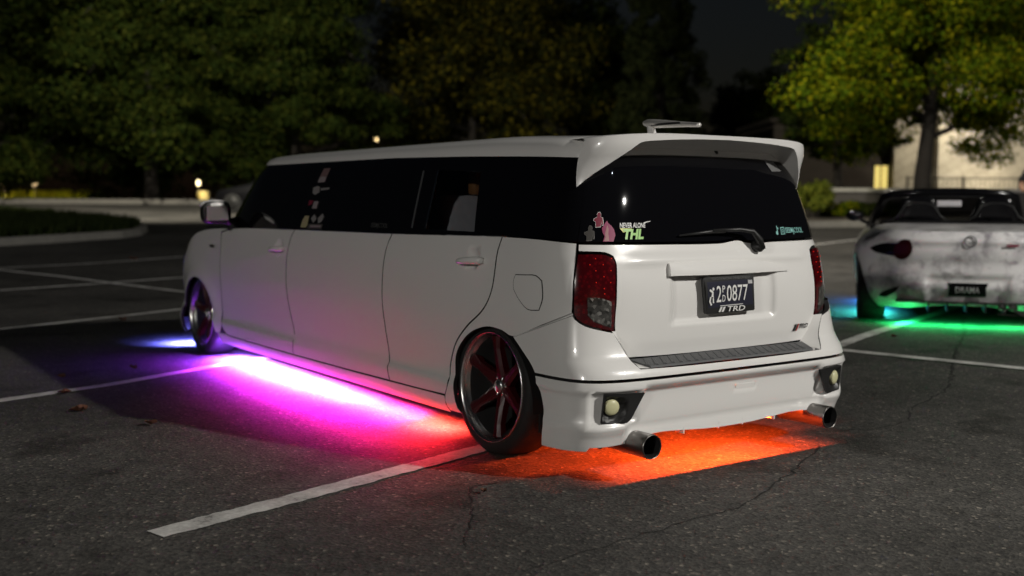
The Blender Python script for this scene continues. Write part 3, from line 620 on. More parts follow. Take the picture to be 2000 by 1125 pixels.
# taillights
TL = [(.800, .974), (.74, .975), (.678, .971), (.647, .957), (.637, .934), (.638, .818), (.637, .645), (.689, .657), (.757, .676), (.798, .702), (.811, .729), (.812, .857)]
for fl in (False, True):
    tl = panel('taillight', TL, BODY, M_TAIL, limo, off=.006, gap=.001, rim=.02, res=.025, flip=fl, edge=.004)
    panel('reversing_lens', [(.760, .793), (.709, .791), (.658, .775), (.652, .662), (.729, .692), (.755, .719)], BODY, M_CLEAR, tl, off=.009, gap=0, rim=.003, res=.02, flip=fl)
    M_GLINT = bpy.data.materials.get('led_dot') or simple('led_dot', (.7, .02, .01), .2, emit=(1, .03, .01), estr=.35)  # glowing red dots stand in for glints off the lens facets
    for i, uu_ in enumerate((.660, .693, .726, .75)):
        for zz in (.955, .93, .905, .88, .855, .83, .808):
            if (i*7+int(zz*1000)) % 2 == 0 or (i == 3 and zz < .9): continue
            q = BODY.PN((-1 if fl else 1)*(uu_+random.uniform(-.004, .004)), zz, .0075); V, F = lathe_geo([(0, .0026), (.0015, .0018), (.002, 0)], 6, 'Y', q); mk('led', [(v[0], 2*q[1]-v[1], v[2]) for v in V], F, M_GLINT, tl)
# wiper
wp = [BODY.PN(-.235, .973, .03), BODY.PN(-.215, 1.01, .05), BODY.PN(-.178, 1.055, .052), BODY.PN(-.10, 1.066, .045), BODY.PN(.068, 1.066, .03)]
wip = tube('wiper_arm', wp, [.019, .017, .012, .009, .007], M_TRIM, limo, seg=10)
tube('wiper_blade', [BODY.PN(-.02, 1.060, .022), BODY.PN(.07, 1.062, .022), BODY.PN(.271, 1.048, .014)], [.006, .009, .004], M_TRIM, wip, seg=8)
lathe('wiper_pivot', [(.02, .026), (-.025, .022), (-.032, .012), (-.033, 0)], M_TRIM, wip, 20, 'Y', BODY.PN(-.225, .985, .012))
# roof ornament
V, F = [], []; sec = [(0, .002, .002), (-.012, .016, .012), (-.04, .026, .020), (-.09, .027, .021), (-.16, .023, .019), (-.26, .017, .014), (-.38, .0115, .0105), (-.395, .011, .010)]
for dy, wx, hz in sec:
    for k in range(16):
        a = 2*math.pi*k/16; V.append((-.02+wx*math.cos(a), .514+dy, 1.588+hz*math.sin(a)-.03*(-dy/.4)))
for i in range(len(sec)-1):
    for k in range(16): F.append((i*16+k, i*16+(k+1) % 16, (i+1)*16+(k+1) % 16, (i+1)*16+k))
F.append(tuple(range(7*16, 8*16)))
orn = mk('roof_ornament', V, F, M_SATIN, limo, smooth=True)
tube('ornament_stem', [(-.02, .45, 1.50), (-.02, .45, 1.525), (-.02, .452, 1.545), (-.02, .455, 1.575)], [.045, .028, .021, .022], M_WHITE, orn, seg=14)
box('ornament_inlay', (-.0415, .33, 1.574), (.006, .20, .010), M_TRIM, orn, rot=None)
# mirror
for s in (-1, 1):
    bm = bmesh.new(); bmesh.ops.create_uvsphere(bm, u_segments=20, v_segments=12, radius=1)
    for v in bm.verts:
        x, y, z = v.co; f = lambda t, e: math.copysign(abs(t)**e, t); v.co = (f(x, .6)*.105, f(y, .8)*.075, f(z, .6)*.082)
        if v.co.y < -.04: v.co.y = -.04
    bmesh.ops.translate(bm, vec=(s*.985, 3.93, 1.112), verts=bm.verts); mr = bmk('door_mirror', bm, M_TRIM, limo, smooth=True)
    V = [(s*(.985-.078), 3.888, 1.06), (s*(.985+.08), 3.888, 1.055), (s*(.985+.085), 3.866, 1.155), (s*(.985-.06), 3.866, 1.16)]
    gm = mk('mirror_glass', V, [(0, 1, 2, 3) if s > 0 else (3, 2, 1, 0)], M_CHROME, mr)
    tube('mirror_arm', [(s*.80, 3.98, 1.04), (s*.88, 3.96, 1.045), (s*.94, 3.94, 1.07)], [.04, .03, .025], M_TRIM, mr, seg=8)
    bm = bmesh.new(); bmesh.ops.create_uvsphere(bm, u_segments=16, v_segments=10, radius=1); bmesh.ops.scale(bm, vec=(.108, .07, .04), verts=bm.verts); bmesh.ops.translate(bm, vec=(s*.985, 3.95, 1.165), verts=bm.verts); bmk('mirror_cap', bm, M_WHITE, mr, smooth=True)
# exhaust tips
for s in (-1, 1):
    x = s*.575; tip = lathe('exhaust_tip', [(.10, .054), (-.19, .054), (-.198, .0525), (-.199, .050), (-.196, .0485)], M_STEEL, limo, 32, 'Y', (x, 0, .165))
    lathe('exhaust_bore', [(-.197, .0486), (-.03, .0465), (-.03, 0)], M_DARK, tip, 24, 'Y', (x, 0, .165))
# wheels
def wheel(x, y, camber, spin, s):
    R = Matrix.Translation((x, y, .322)) @ Matrix.Rotation(math.radians(camber)*s, 4, 'Y') @ (Matrix.Rotation(math.pi, 4, 'Z') if s > 0 else Matrix.Identity(4))
    prof = [(.0, .266), (-.006, .2645), (-.0085, .261), (-.006, .256), (.008, .249), (.030, .246), (.036, .238), (.19, .235), (.2, .25), (.205, .262)]
    w = lathe('wheel', prof, M_LIPM, limo, 64); w.matrix_local = R
    lathe('tyre', [(.004, .262), (-.004, .272), (-.004, .290), (.004, .308), (.022, .322), (.05, .3275), (.17, .3275), (.195, .318), (.21, .30), (.212, .27), (.20, .255)], M_RUBBER, w, 64)
    lathe('barrel', [(.036, .2379), (.08, .21), (.185, .19), (.19, .0)], M_DARK, w, 40)
    for k in range(6):
        a = 2*math.pi*k/6+spin; ca, sa = math.cos(a), math.sin(a); V = []
        for r, hw, x0, dep in ((.03, .036, .052, .05), (.10, .028, .038, .045), (.18, .022, .026, .04), (.239, .034, .020, .05)):
            for t, dx in ((-hw, .012), (-hw*.45, 0), (hw*.45, 0), (hw, .012), (hw, dep), (-hw, dep)):
                V.append((x0+dx, r*ca-t*sa, r*sa+t*ca))
        F = []
        for i in range(3):
            for j in range(6): F.append((i*6+j, i*6+(j+1) % 6, (i+1)*6+(j+1) % 6, (i+1)*6+j))
        mk('spoke', V, F, M_RED, w)
    lathe('hub', [(.05, 0), (.052, .052), (.07, .06), (.12, .06)], M_RED, w, 24)
    lathe('centre_cap', [(.036, 0), (.037, .028), (.041, .033), (.055, .034)], M_LIPM, w, 24)
    for k in range(6):
        a = 2*math.pi*(k+.5)/6+spin; lathe('wheel_bolt', [(.040, 0), (.041, .008), (.06, .008)], M_CHROME, w, 8, 'X', (0.008, .044*math.cos(a), .044*math.sin(a)))
    return w
for s in (-1, 1):
    wheel(s*.818, .67, -2, .45, s); wheel(s*.822, 4.74, -2, .2, s)
    # wheel wells
    for cy, r in ((.67, .37), (4.73, .42)):
        V, F = [], []
        for i in range(19):
            a = math.pi*i/18
            for x in (.845, .42): V.append((s*x*(.99), cy+r*math.cos(a), .25+r*math.sin(a)))
        for i in range(18): F.append((2*i, 2*i+1, 2*i+3, 2*i+2))
        c = len(V); V.append((s*.416, cy, .1)); F += [(c, 2*i+1, 2*i+3) for i in range(18)]
        mk('wheel_well', V, F, M_DARK, limo)
# floor pan, and an added plate that stops the rear glow
box('floor_pan', (0, 2.75, .245), (1.0, 4.9, .03), M_DARK, limo); box('floor_pan', (0, 2.7, .251), (1.66, 3.0, .03), M_DARK, limo)
box('bumper_cavity_cap', (0, .15, .475), (1.55, .46, .012), M_DARK, limo)  # unseen plate added to stop rear underglow leaking upwards
box('interior_floor', (0, 2.4, .55), (1.5, 3.4, .02), M_INT, limo); box('headliner', (0, 2.2, 1.40), (1.1, 3.0, .02), M_INT, limo)
box('interior_trim', (.70, 2.4, .98), (.02, 3.6, .8), M_INT, limo)
# interior seen through the rear door pane
bm = bmesh.new(); box_bm(bm, (-.45, 1.43, .98), (.42, .16, .50), Matrix.Rotation(math.radians(-10), 3, 'X'), .05); seat = bmk('seat_back', bm, M_SEAT, limo, True)
box('seat_cushion', (-.45, 1.75, .82), (.46, .45, .14), M_SEAT, limo, bevel=.04)
box('headrest', (-.40, 1.40, 1.30), (.13, .09, .14), simple('tan_leather', (.22, .10, .03), .6), limo, bevel=.03)
V, F = [], []
for i in range(25):
    t = i/24; y = 1.52+.26*t; x = -.61-.012*math.sin(t*26)
    for z, k in ((1.36, 0), (1.13, -.02)): V.append((x, y+k*0, z))
for i in range(24): F.append((2*i, 2*i+1, 2*i+3, 2*i+2))
mk('curtain', V, F, M_CURT, limo, smooth=True)
# underglow: LED strips and the light they give
def hue(y):                      # colour along the sill, front to rear
    xs = [.95, 1.5, 1.95, 2.6, 3.2, 3.8, 4.3, 5.6]
    C = [(1, .04, .01), (1, .045, .03), (1, .035, .28), (1, .07, .72), (.88, .11, 1), (.55, .12, 1), (.28, .10, 1), (.08, .13, 1)]
    return tuple(float(np.interp(y, xs, [c[k] for c in C])) for k in range(3))
def glow(loc, col, w, size, rot=(0, 0, 0)):
    return lamp('underglow_light', loc, w, col, kind='AREA', parent=limo, size=size, rot=rot)
def led_strip(c, size, col, e=6):
    mm = simple('led_strip', (.2, .2, .2), .4, emit=col, estr=e); return box('led_strip', c, size, mm, limo)
for s in (-1, 1):
    for y in np.arange(1.47, 4.6, .5):
        w = float(np.interp(y, [1.25, 1.7, 2.4, 3.6, 4.4], [42, 78, 135, 165, 110])) if s < 0 else 40
        g = glow((s*.66, y, .175), hue(y), w, (.03, .48), (0, math.radians(-10*s), 0)); g.data.spread = math.radians(112)
        c = hue(y); g = glow((s*.76, y, .15), (c[0], c[1]*.3, c[2]), w*(.52 if s < 0 else .06), (.03, .48), (0, math.radians(-20*s), 0)); g.data.spread = math.radians(160)
        led_strip((s*.66, y, .184), (.02, .48, .008), hue(y))
for x in (-.45, -.15, .15, .45):
    glow((x, -.025, .425), (1, .070, .008), 50, (.29, .03)); led_strip((x, -.025, .433), (.29, .015, .008), (1, .13, .012))
for x, w in ((-.62, 60), (0, 20), (.62, 25)):
    glow((x, 5.42, .17), (.14, .15, 1), w*2.4, (.3, .04), (math.radians(12), 0, 0)).data.spread = math.radians(135); led_strip((x, 5.40, .178), (.3, .015, .008), (.22, .2, 1))

# ---------------------------------------------------------------- roadster
m, n, l, b = new_mat('marbled_wrap')
tc = n.new('ShaderNodeTexCoord'); na = nz(2.2, 6, .65); nb = nz(5.5, 5, .6)
l.new(mul(ramp(n, l, na, [(.33, (.22, .21, .22)), (.43, (.58, .57, .58)), (.52, (.80, .79, .79))]), ramp(n, l, nb, [(.34, (.5, .48, .5)), (.46, (1, 1, 1))])), b.inputs['Base Color']); b.inputs['Roughness'].default_value = .38; b.inputs['Coat Weight'].default_value = .5
M_MARB = m
M_GLOSSBLACK = simple('gloss_black', (.005, .005, .006), .16, spec=.3)
M_DARKRED = simple('dark_red_lens', (.022, .0006, .0008), .4, spec=.1)
W_M = [(.14, .78), (.22, .86), (.34, .92), (.48, .95), (.64, .955), (.74, .93), (.82, .87), (.88, .80)]
R_M = [(.14, .26), (.20, .15), (.28, .06), (.38, .01), (.50, .02), (.58, .015), (.68, -.015), (.78, -.02), (.84, -.005), (.88, .03)]
F_M = [(.14, 3.75), (.3, 3.92), (.5, 3.9), (.65, 3.75), (.8, 3.4), (.88, 3.1)]
MX = Prof(W_M, R_M, F_M, 3.0, 1.1, 2.4, 1.0, 2.9, wref=.95, Dr=1.1, nref=3.0)
mx_, my_ = spot_xy(4.06, 9.62)
mx5 = thing('roadster', 'white and grey marbled open roadster with green underglow, parked beyond the wagon', 'car', (mx_, my_, ground_z(mx_, my_)), -math.radians(52.2))
uw = MX.uR-1.1+.74; uf = MX.uR-1.1+3.05
def arcp(c, r, k): return [(c+k*r*math.cos(a), .30+r*math.sin(a)) for a in np.linspace(-.35, math.pi+.35, 12)]
half = [(0, .2), (.3, .19), (.62, .155), (.75, .15)]+[(u, z) for u, z in arcp(uw, .355, -1)]+[(uw+.5, .16), (uf-.5, .16)]+arcp(uf, .355, -1)+[(uf+.5, .17), (MX.uE-.001, .17), (MX.uE-.001, .72), (uf+.3, .80), (uf-.4, .86), (uw+.8, .87), (uw, .878), (.8, .878), (.4, .876)]
poly = half+[(-u, z) for u, z in half[1:][::-1]]
low = [q for q in half if q[0] >= 0]
def mxd(u, z):
    a = abs(u); d = .03*math.exp(-((math.hypot((a-uw)/.40, (z-.32)/.40)-1)/.3)**2)*sm(.2, .5, a)
    d -= .05*sm(.40, .30, a)*sm(.20, .27, z)*sm(.50, .42, z)
    d += .018*math.exp(-((z-.80)/.03)**2)*sm(1.0, .6, a)
    return d
i0 = len([(0, .2), (.3, .19), (.62, .155), (.75, .15)])+12+2+12+2
lower, upper = half[:i0], half[i0:]
panel('body', lower+upper+[(0, .876)]+[(-u, z) for u, z in upper[::-1]]+[(-u, z) for u, z in lower[::-1][:-1]], MX, M_MARB, mx5, disp=mxd, gap=0, rim=.02, res=.05)
# boot deck
V, F = [], []; uu = np.linspace(-(MX.uR+.2), MX.uR+.2, 41)
DR = [(0, 0), (.04, .010), (.12, .022), (.3, .036), (.6, .05), (1, .055)]
for t, dz in DR:
    for u in uu:
        q = MX.P(u, .874); V.append((q[0]*(1-.30*t), q[1]+(1.3-q[1])*t, .872+dz))
for i in range(5):
    for j in range(40): F.append((i*41+j, (i+1)*41+j, (i+1)*41+j+1, i*41+j+1))
mk('boot_lid', V, F, M_MARB, mx5, smooth=True)
V, F = [], []
for i in range(9):
    t = i/8; u = uw+1.5+(MX.uE-.002-uw-1.5)*t; zt = float(np.interp(u, [uf-.4, uf+.3, MX.uE], [.858, .80, .72])); q = MX.P(u, zt)
    for j in range(9): k = j/8; V.append((q[0]*(1-2*k), q[1], q[2]-.004+.06*math.sin(math.pi*k)))
for i in range(8):
    for j in range(8): F.append((i*9+j, (i+1)*9+j, (i+1)*9+j+1, i*9+j+1))
mk('bonnet', V, F, M_MARB, mx5, smooth=True)
box('cockpit', (0, 2.0, .62), (1.5, 1.5, .1), M_INT, mx5); box('cockpit', (-.80, 2.0, .78), (.04, 1.6, .24), M_INT, mx5); box('cockpit', (.80, 2.0, .78), (.04, 1.6, .24), M_INT, mx5)
box('cockpit', (0, 1.28, .82), (1.3, .10, .26), M_INT, mx5, bevel=.03); box('dashboard', (0, 2.75, .86), (1.4, .35, .16), M_INT, mx5, bevel=.05); box('underbody', (0, 1.9, .2), (1.3, 2.9, .03), M_DARK, mx5); box('bonnet_bulkhead', (0, 2.95, .55), (1.5, .03, .55), M_DARK, mx5)
fp = [(-.80, 2.95, .86), (-.74, 2.72, 1.02), (-.66, 2.46, 1.19), (-.58, 2.40, 1.222), (-.3, 2.37, 1.238), (0, 2.36, 1.242), (.3, 2.37, 1.238), (.58, 2.40, 1.222), (.66, 2.46, 1.19), (.74, 2.72, 1.02), (.80, 2.95, .86)]
tube('windscreen_frame', fp, .055, M_GLOSSBLACK, mx5, seg=8)
V = [(x, y, z) for x, y, z in fp]; mk('windscreen', V, [(0, 10, 9, 1), (1, 9, 8, 2), (2, 8, 7, 3), (3, 7, 6, 4), (4, 6, 5)], M_SMOKE2, mx5)
box('rear_view_mirror', (0, 2.36, 1.125), (.25, .03, .065), simple('mirror_face', (.62, .6, .62), .35), mx5, bevel=.012)
for s in (-1, 1):
    st = thing('x', 'x', 'x'); bpy.data.objects.remove(st)
    V, F = [], []; sec = [(.70, .25, .10), (.90, .25, .09), (1.0, .22, .08), (1.06, .19, .07), (1.12, .175, .06), (1.17, .155, .055), (1.195, .10, .03)]
    for z, hw, hd_ in sec:
        for k in range(16):
            a = 2*math.pi*k/16; f = lambda t: math.copysign(abs(t)**.5, t); V.append((s*.36+hw*f(math.cos(a)), 1.62-.12*(z-.7)*2+hd_*f(math.sin(a)), z))
    for i in range(len(sec)-1):
        for k in range(16): F.append((i*16+k, i*16+(k+1) % 16, (i+1)*16+(k+1) % 16, (i+1)*16+k))
    F.append(tuple(range(6*16, 7*16))); mk('seat', V, F, M_GLOSSBLACK, mx5, smooth=True)
    tube('roll_hoop', [(s*.36-.30, 1.30, .93), (s*.36-.20, 1.31, 1.0), (s*.36-.14, 1.32, 1.10), (s*.36-.06, 1.32, 1.13), (s*.36+.06, 1.32, 1.13), (s*.36+.14, 1.32, 1.10), (s*.36+.20, 1.31, 1.0), (s*.36+.30, 1.30, .93)], .007, M_TRIM, mx5, seg=8)
    bm = bmesh.new(); bmesh.ops.create_uvsphere(bm, u_segments=16, v_segments=10, radius=1); bmesh.ops.scale(bm, vec=(.10, .09, .065), verts=bm.verts); bmesh.ops.translate(bm, vec=(s*.98, 2.55, .985), verts=bm.verts); mr = bmk('door_mirror', bm, M_GLOSSBLACK, mx5, True)
    tube('mirror_arm', [(s*.80, 2.62, .88), (s*.90, 2.58, .93), (s*.95, 2.56, .96)], .02, M_GLOSSBLACK, mr, seg=6)
    # tail lamp: round lens and pointed black tail
    cu, cz = s*.57, .705
    ln = panel('taillight', [(cu+.085*math.cos(a), cz+.085*math.sin(a)) for a in np.linspace(0, 2*math.pi, 18, endpoint=False)], MX, M_DARKRED, mx5, off=.024, gap=0, rim=.04, res=.03, disp=mxd, edge=.008, lip=.015)
    panel('lamp_tail', [(cu+s*.04, cz+.055), (cu+s*.2, cz+.052), (cu+s*.33, cz+.025), (cu+s*.38, cz), (cu+s*.30, cz-.03), (cu+s*.15, cz-.05), (cu+s*.04, cz-.06)], MX, M_GLOSSBLACK, ln, off=.012, gap=0, rim=.03, res=.04, disp=mxd)
    panel('side_vent', [(s*.98, .88-.02), (s*1.10, .84), (s*1.18, .78), (s*1.12, .765), (s*1.02, .80), (s*.95, .845)], MX, M_PAD, mx5, off=.006, gap=0, rim=.01, res=.04, disp=mxd)
    panel('reflector', [(s*.60, .37), (s*.72, .335), (s*.84, .29), (s*.86, .265), (s*.78, .262), (s*.66, .31)], MX, M_GLOSSBLACK, mx5, off=.006, gap=0, rim=.01, res=.04, disp=mxd)
    for yy in (.74, 3.05):
        tx = s*.93
        w = lathe('wheel', [(0, .19), (-.01*s*-1, .215), (-.04*s, .20), (-.06*s, .05), (-.06*s, 0)], M_PAD, mx5, 32, 'X', (tx, yy, .305))
        lathe('tyre', [(0, .21), (.008*s, .25), (0, .29), (-.03*s, .306), (-.22*s, .306), (-.25*s, .29), (-.25*s, .2)], M_RUBBER, w, 40, 'X', (tx, yy, .305))
lathe('emblem_ring', [(0, .040), (-.006, .046), (0, .052), (.006, .046), (0, .040)], M_PAD, mx5, 28, 'Y', (0, -.038, .79))
mk('emblem_wings', [(-.036, -.04, .805), (0, -.04, .778), (.036, -.04, .805), (.028, -.04, .79), (0, -.04, .768), (-.028, -.04, .79)], [(5, 4, 1, 0), (4, 3, 2, 1)], M_PAD, mx5)
mpl = panel('licence_plate', [(.17, .42), (-.17, .42), (-.17, .265), (.17, .265)], MX, M_GLOSSBLACK, mx5, off=.01, gap=0, rim=.02, res=.06, disp=mxd, curve=False)
lettering('plate_characters', 'DRAMA', MX, .105, .302, .21, .075, simple('pale_plate_ink', (.5, .5, .5), .5), mpl, off=.014, bold=.02, disp=mxd)
panel('boot_badge', [(-.30, .765), (-.40, .763), (-.40, .748), (-.30, .75)], MX, M_MAROON, mx5, off=.03, gap=0, rim=.01, res=.05, disp=mxd, curve=False)
for k in range(5): box('diffuser_fin', (-.32+.16*k, .22, .19), (.012, .2, .09), M_TRIM, mx5)
box('diffuser', (0, .25, .235), (1.2, .3, .012), M_TRIM, mx5)
for k in (0, 1): lathe('exhaust_tip', [(.2, .035), (.02, .035), (.018, .03), (.1, .028)], M_STEEL, mx5, 20, 'Y', (.30+.09*k, .1, .20))
for x in (-.45, 0, .45):
    lamp('underglow_light', (x, .34, .13), 8, (.02, 1, .22), kind='AREA', parent=mx5, size=(.4, .04))
for k, y in ((0, .85), (1, 1.2), (3, 2.0)):
    lamp('underglow_light', (-.74, y+.35, .14), 22, ((.05, .8, .6), (.03, .6, .8), (.02, .3, 1), (.02, .25, 1))[k], kind='AREA', parent=mx5, size=(.04, .4), rot=(0, math.radians(18), 0))
mm = simple('green_led_strip', (.1, .1, .1), .4, emit=(.02, 1, .22), estr=4); box('led_strip', (0, .42, .20), (1.2, .015, .008), mm, mx5)

# ---------------------------------------------------------------- vegetation
def leaf_mat(name, c0, c1, c2, trans=.25):
    m, n, l, b = new_mat(name); g = n.new('ShaderNodeNewGeometry')
    col = ramp(n, l, g.outputs['Random Per Island'], [(0, c0), (.55, c1), (1, c2)]); l.new(col, b.inputs['Base Color']); b.inputs['Roughness'].default_value = .8; b.inputs['Specular IOR Level'].default_value = .06
    t = n.new('ShaderNodeBsdfTranslucent'); l.new(col, t.inputs[0]); mx = n.new('ShaderNodeMixShader'); mx.inputs[0].default_value = trans
    l.new(b.outputs[0], mx.inputs[1]); l.new(t.outputs[0], mx.inputs[2]); l.new(mx.outputs[0], n['Material Output'].inputs[0]); return m
L_DARK = leaf_mat('dark_oak_leaves', (.009, .018, .003), (.022, .035, .005), (.046, .052, .007))
L_BRIGHT = leaf_mat('bright_maple_leaves', (.024, .050, .002), (.070, .105, .003), (.20, .18, .004), .4)
L_CON = leaf_mat('cedar_leaves', (.016, .024, .009), (.034, .044, .014), (.05, .056, .018), .1)
L_YEL = leaf_mat('turning_leaves', (.011, .015, .004), (.030, .034, .007), (.17, .14, .012), .35)  # yellow end of the ramp paints leaf tips caught by lamp light
M_BARK = simple('bark', (.022, .018, .014), .9, noise=.4, nscale=8, bump=.6)
def leaves_mesh(name, cl, per, size, seed, mat, flat=.5):
    r = np.random.default_rng(seed); C = np.array([c[:3] for c in cl]); S = np.array([c[3:6] for c in cl]); k = len(cl); N = k*per
    ci = np.repeat(np.arange(k), per); d = r.normal(size=(N, 3)); d /= np.linalg.norm(d, axis=1)[:, None]; rad = r.random(N)**.45
    P = C[ci]+d*S[ci]*rad[:, None]
    nrm = d*np.array([1, 1, .6])+r.normal(size=(N, 3))*.55+np.array([0, 0, flat]); nrm /= np.linalg.norm(nrm, axis=1)[:, None]
    t = np.cross(nrm, r.normal(size=(N, 3))); t /= np.linalg.norm(t, axis=1)[:, None]; b = np.cross(nrm, t)
    s = size*(.6+.8*r.random(N))[:, None]; V = np.empty((N, 4, 3))
    V[:, 0] = P-t*s*.55; V[:, 1] = P+b*s*.34+nrm*s*.06; V[:, 2] = P+t*s*.6-nrm*s*.05; V[:, 3] = P-b*s*.34+nrm*s*.06
    me = bpy.data.meshes.new(name); me.vertices.add(N*4); me.vertices.foreach_set('co', V.reshape(-1)); me.loops.add(N*4); me.loops.foreach_set('vertex_index', np.arange(N*4, dtype=np.int32))
    me.polygons.add(N); me.polygons.foreach_set('loop_start', np.arange(0, N*4, 4, dtype=np.int32)); me.update(calc_edges=True); me.validate(); me.materials.append(mat); return me
def child_mesh(name, me, parent):
    o = bpy.data.objects.new(name, me); COL.objects.link(o); o.parent = parent; return o
def broad_tree(name, label, lat, depth, trunk_h, R_, H, seed, mat, per=240, ncl=130, size=.16, tr=.28, group=None, low=0., lean=0.):
    x, y = spot_xy(lat, depth); z0 = ground_z(x, y)-.05; r = np.random.default_rng(seed)
    t = thing(name, label, 'tree', (x, y, z0), group=group)
    V, F = tube_geo([(0, 0, 0), (.03, .02, trunk_h*.5), (lean*.3, .05, trunk_h), (lean*.6, 0, trunk_h+H*.3), (lean, 0, trunk_h+H*.7)], [tr*1.25, tr, tr*.85, tr*.55, tr*.15], 10)
    cl = []; nb = 14
    bases = []
    for k in range(nb):
        a = 2*math.pi*k/nb*1.618*2+r.uniform(-.3, .3); h = trunk_h*.8+H*(.08+.75*(k/nb)); L = R_*(1.0-.55*(k/nb)**1.4)*r.uniform(.8, 1.05)
        p0 = Vector((lean*.5, 0, h-.3)); p1 = Vector((lean+math.cos(a)*L*.55, math.sin(a)*L*.55, h+L*.10)); p2 = Vector((lean+math.cos(a)*L*.95, math.sin(a)*L*.95, h+L*.08-low*L*.3))
        V2, F2 = tube_geo([p0, p1, p2], [tr*.4, tr*.22, .03], 6); o_ = len(V); V += V2; F += [tuple(i+o_ for i in f) for f in F2]; bases.append((p0, p1, p2, L))
    tk = mk('trunk', V, F, M_BARK, t, smooth=True)
    for k in range(ncl):
        p0, p1, p2, L = bases[k % nb]; q = r.uniform(.25, 1.05); c = p0.lerp(p1, q*2) if q < .5 else p1.lerp(p2, (q-.5)*2)
        s = R_*r.uniform(.12, .21); c = c+Vector((r.normal(0, R_*.13), r.normal(0, R_*.13), r.normal(0, R_*.10)))
        cl.append((c.x, c.y, c.z, s*1.25, s*1.25, s*.62))
    for k in range(ncl//4):
        a = r.uniform(0, 6.28); q = r.uniform(0, .6); s = R_*r.uniform(.15, .24); cl.append((lean+math.cos(a)*R_*q, math.sin(a)*R_*q, trunk_h+H*r.uniform(.45, .95), s*1.2, s*1.2, s*.7))
    child_mesh('crown', leaves_mesh('crown', cl, per, size, seed, mat), t); return t
G1 = 'trees behind the far kerb'
broad_tree('broad_tree', 'huge dark green tree filling the upper left corner', -22.5, 47, 2.3, 6.0, 11, 11, L_DARK, per=340, ncl=230, size=.16, group=G1, low=1.0)
broad_tree('broad_tree', 'broad dark tree left of the wagon roof with low drooping boughs', -14.6, 44, 1.5, 5.6, 10, 12, L_DARK, per=360, ncl=260, size=.145, group=G1, low=1.1)
broad_tree('broad_tree', 'round dark tree right above the wagon front roof edge', -9.0, 45.5, 1.8, 4.5, 10, 13, L_DARK, per=350, ncl=230, size=.145, group=G1, low=.9)
broad_tree('broad_tree', 'very dark tree with yellow tips behind the middle of the wagon roof', -2.0, 55, 2.4, 7.4, 11, 14, L_YEL, per=250, ncl=250, size=.19, group=G1, low=.6)
broad_tree('broad_tree', 'darkest tree behind the two front trees at the left', -20.5, 60, 2.0, 8.5, 12, 15, L_DARK, per=170, ncl=230, size=.28, group=G1, low=.9)
broad_tree('broad_tree', 'bright yellow-green tree standing behind the roadster', 10.9, 29, 2.6, 4.4, 7.6, 21, L_BRIGHT, per=430, ncl=250, size=.105, tr=.21, low=.35, lean=.9)
broad_tree('broad_tree', 'slim dark tree between the shrubs and the low wall', 10.0, 33.5, 2.0, 2.4, 4.6, 22, L_DARK, per=150, ncl=80, size=.14, tr=.14)
broad_tree('broad_tree', 'black distant tree below the open night sky', 17.0, 76, 2.0, 5.0, 7.4, 23, L_DARK, per=140, ncl=100, size=.28, group=G1)
broad_tree('broad_tree', 'dim tree behind the bright tree, at its left side', 15.6, 55, 2.0, 4.2, 6.4, 24, L_DARK, per=160, ncl=100, size=.22, group=G1)
# cedar
x, y = spot_xy(6.9, 51); ced = thing('conical_tree', 'tall pointed tree beside the patch of open sky', 'tree', (x, y, ground_z(x, y)-.05))
tube('trunk', [(0, 0, 0), (0, 0, 5), (0, 0, 13.4)], [.28, .18, .03], M_BARK, ced, 8); r = np.random.default_rng(5); cl = []
for k in range(330):
    k = k*210/330; h = 1.0+13.6*(k/210); rr = 2.25*(1-(k/210))**.7*(.55+.5*r.random())+.12; a = r.uniform(0, 6.28); s = r.uniform(.35, .62)*(1.15-.6*k/210); cl.append((math.cos(a)*rr, math.sin(a)*rr, h, s, s, s*.85))
child_mesh('crown', leaves_mesh('crown', cl, 190, .13, 5, L_CON, .2), ced)
broad_tree('broad_tree', 'dark tree between the wagon roof lamp and the pointed tree', 3.4, 60, 2.0, 5.5, 9.5, 16, L_DARK, per=170, ncl=170, size=.26, group=G1, low=.7)
L_SHR = leaf_mat('shrub_leaves', (.05, .07, .010), (.11, .13, .015), (.18, .19, .025))
def shrub(label, lat, depth, w, h, seed, mat=None):
    x, y = spot_xy(lat, depth); t = thing('shrub', label, 'shrub', (x, y, ground_z(x, y)), group='shrubs by the low wall'); r = np.random.default_rng(seed)
    V, F = [], []
    for k in range(6):
        a = r.uniform(0, 6.28); V2, F2 = tube_geo([(0, 0, 0), (math.cos(a)*w*.3, math.sin(a)*w*.3, h*.7)], [.03, .012], 5); o_ = len(V); V += V2; F += [tuple(i+o_ for i in f) for f in F2]
    mk('stems', V, F, M_BARK, t)
    cl = [(r.normal(0, w*.28), r.normal(0, w*.28), h*(.25+.6*r.random()), w*.22, w*.22, h*.2) for _ in range(22)]
    child_mesh('foliage', leaves_mesh('foliage', cl, 170, .085, seed, mat or L_SHR), t)
shrub('tallest yellow-green shrub right behind the wagon rear corner', 8.35, 30, 1.15, 1.15, 31)
shrub('low shrub left of the slim tree trunk', 9.25, 30.3, 1.1, .62, 32, L_BRIGHT)
shrub('dark low shrub left of the roadster windscreen', 10.15, 30.2, 1.2, .62, 33, L_DARK)
shrub('small shrub hidden in part by the roadster door mirror', 10.9, 30.4, 1.0, .5, 34, L_DARK)

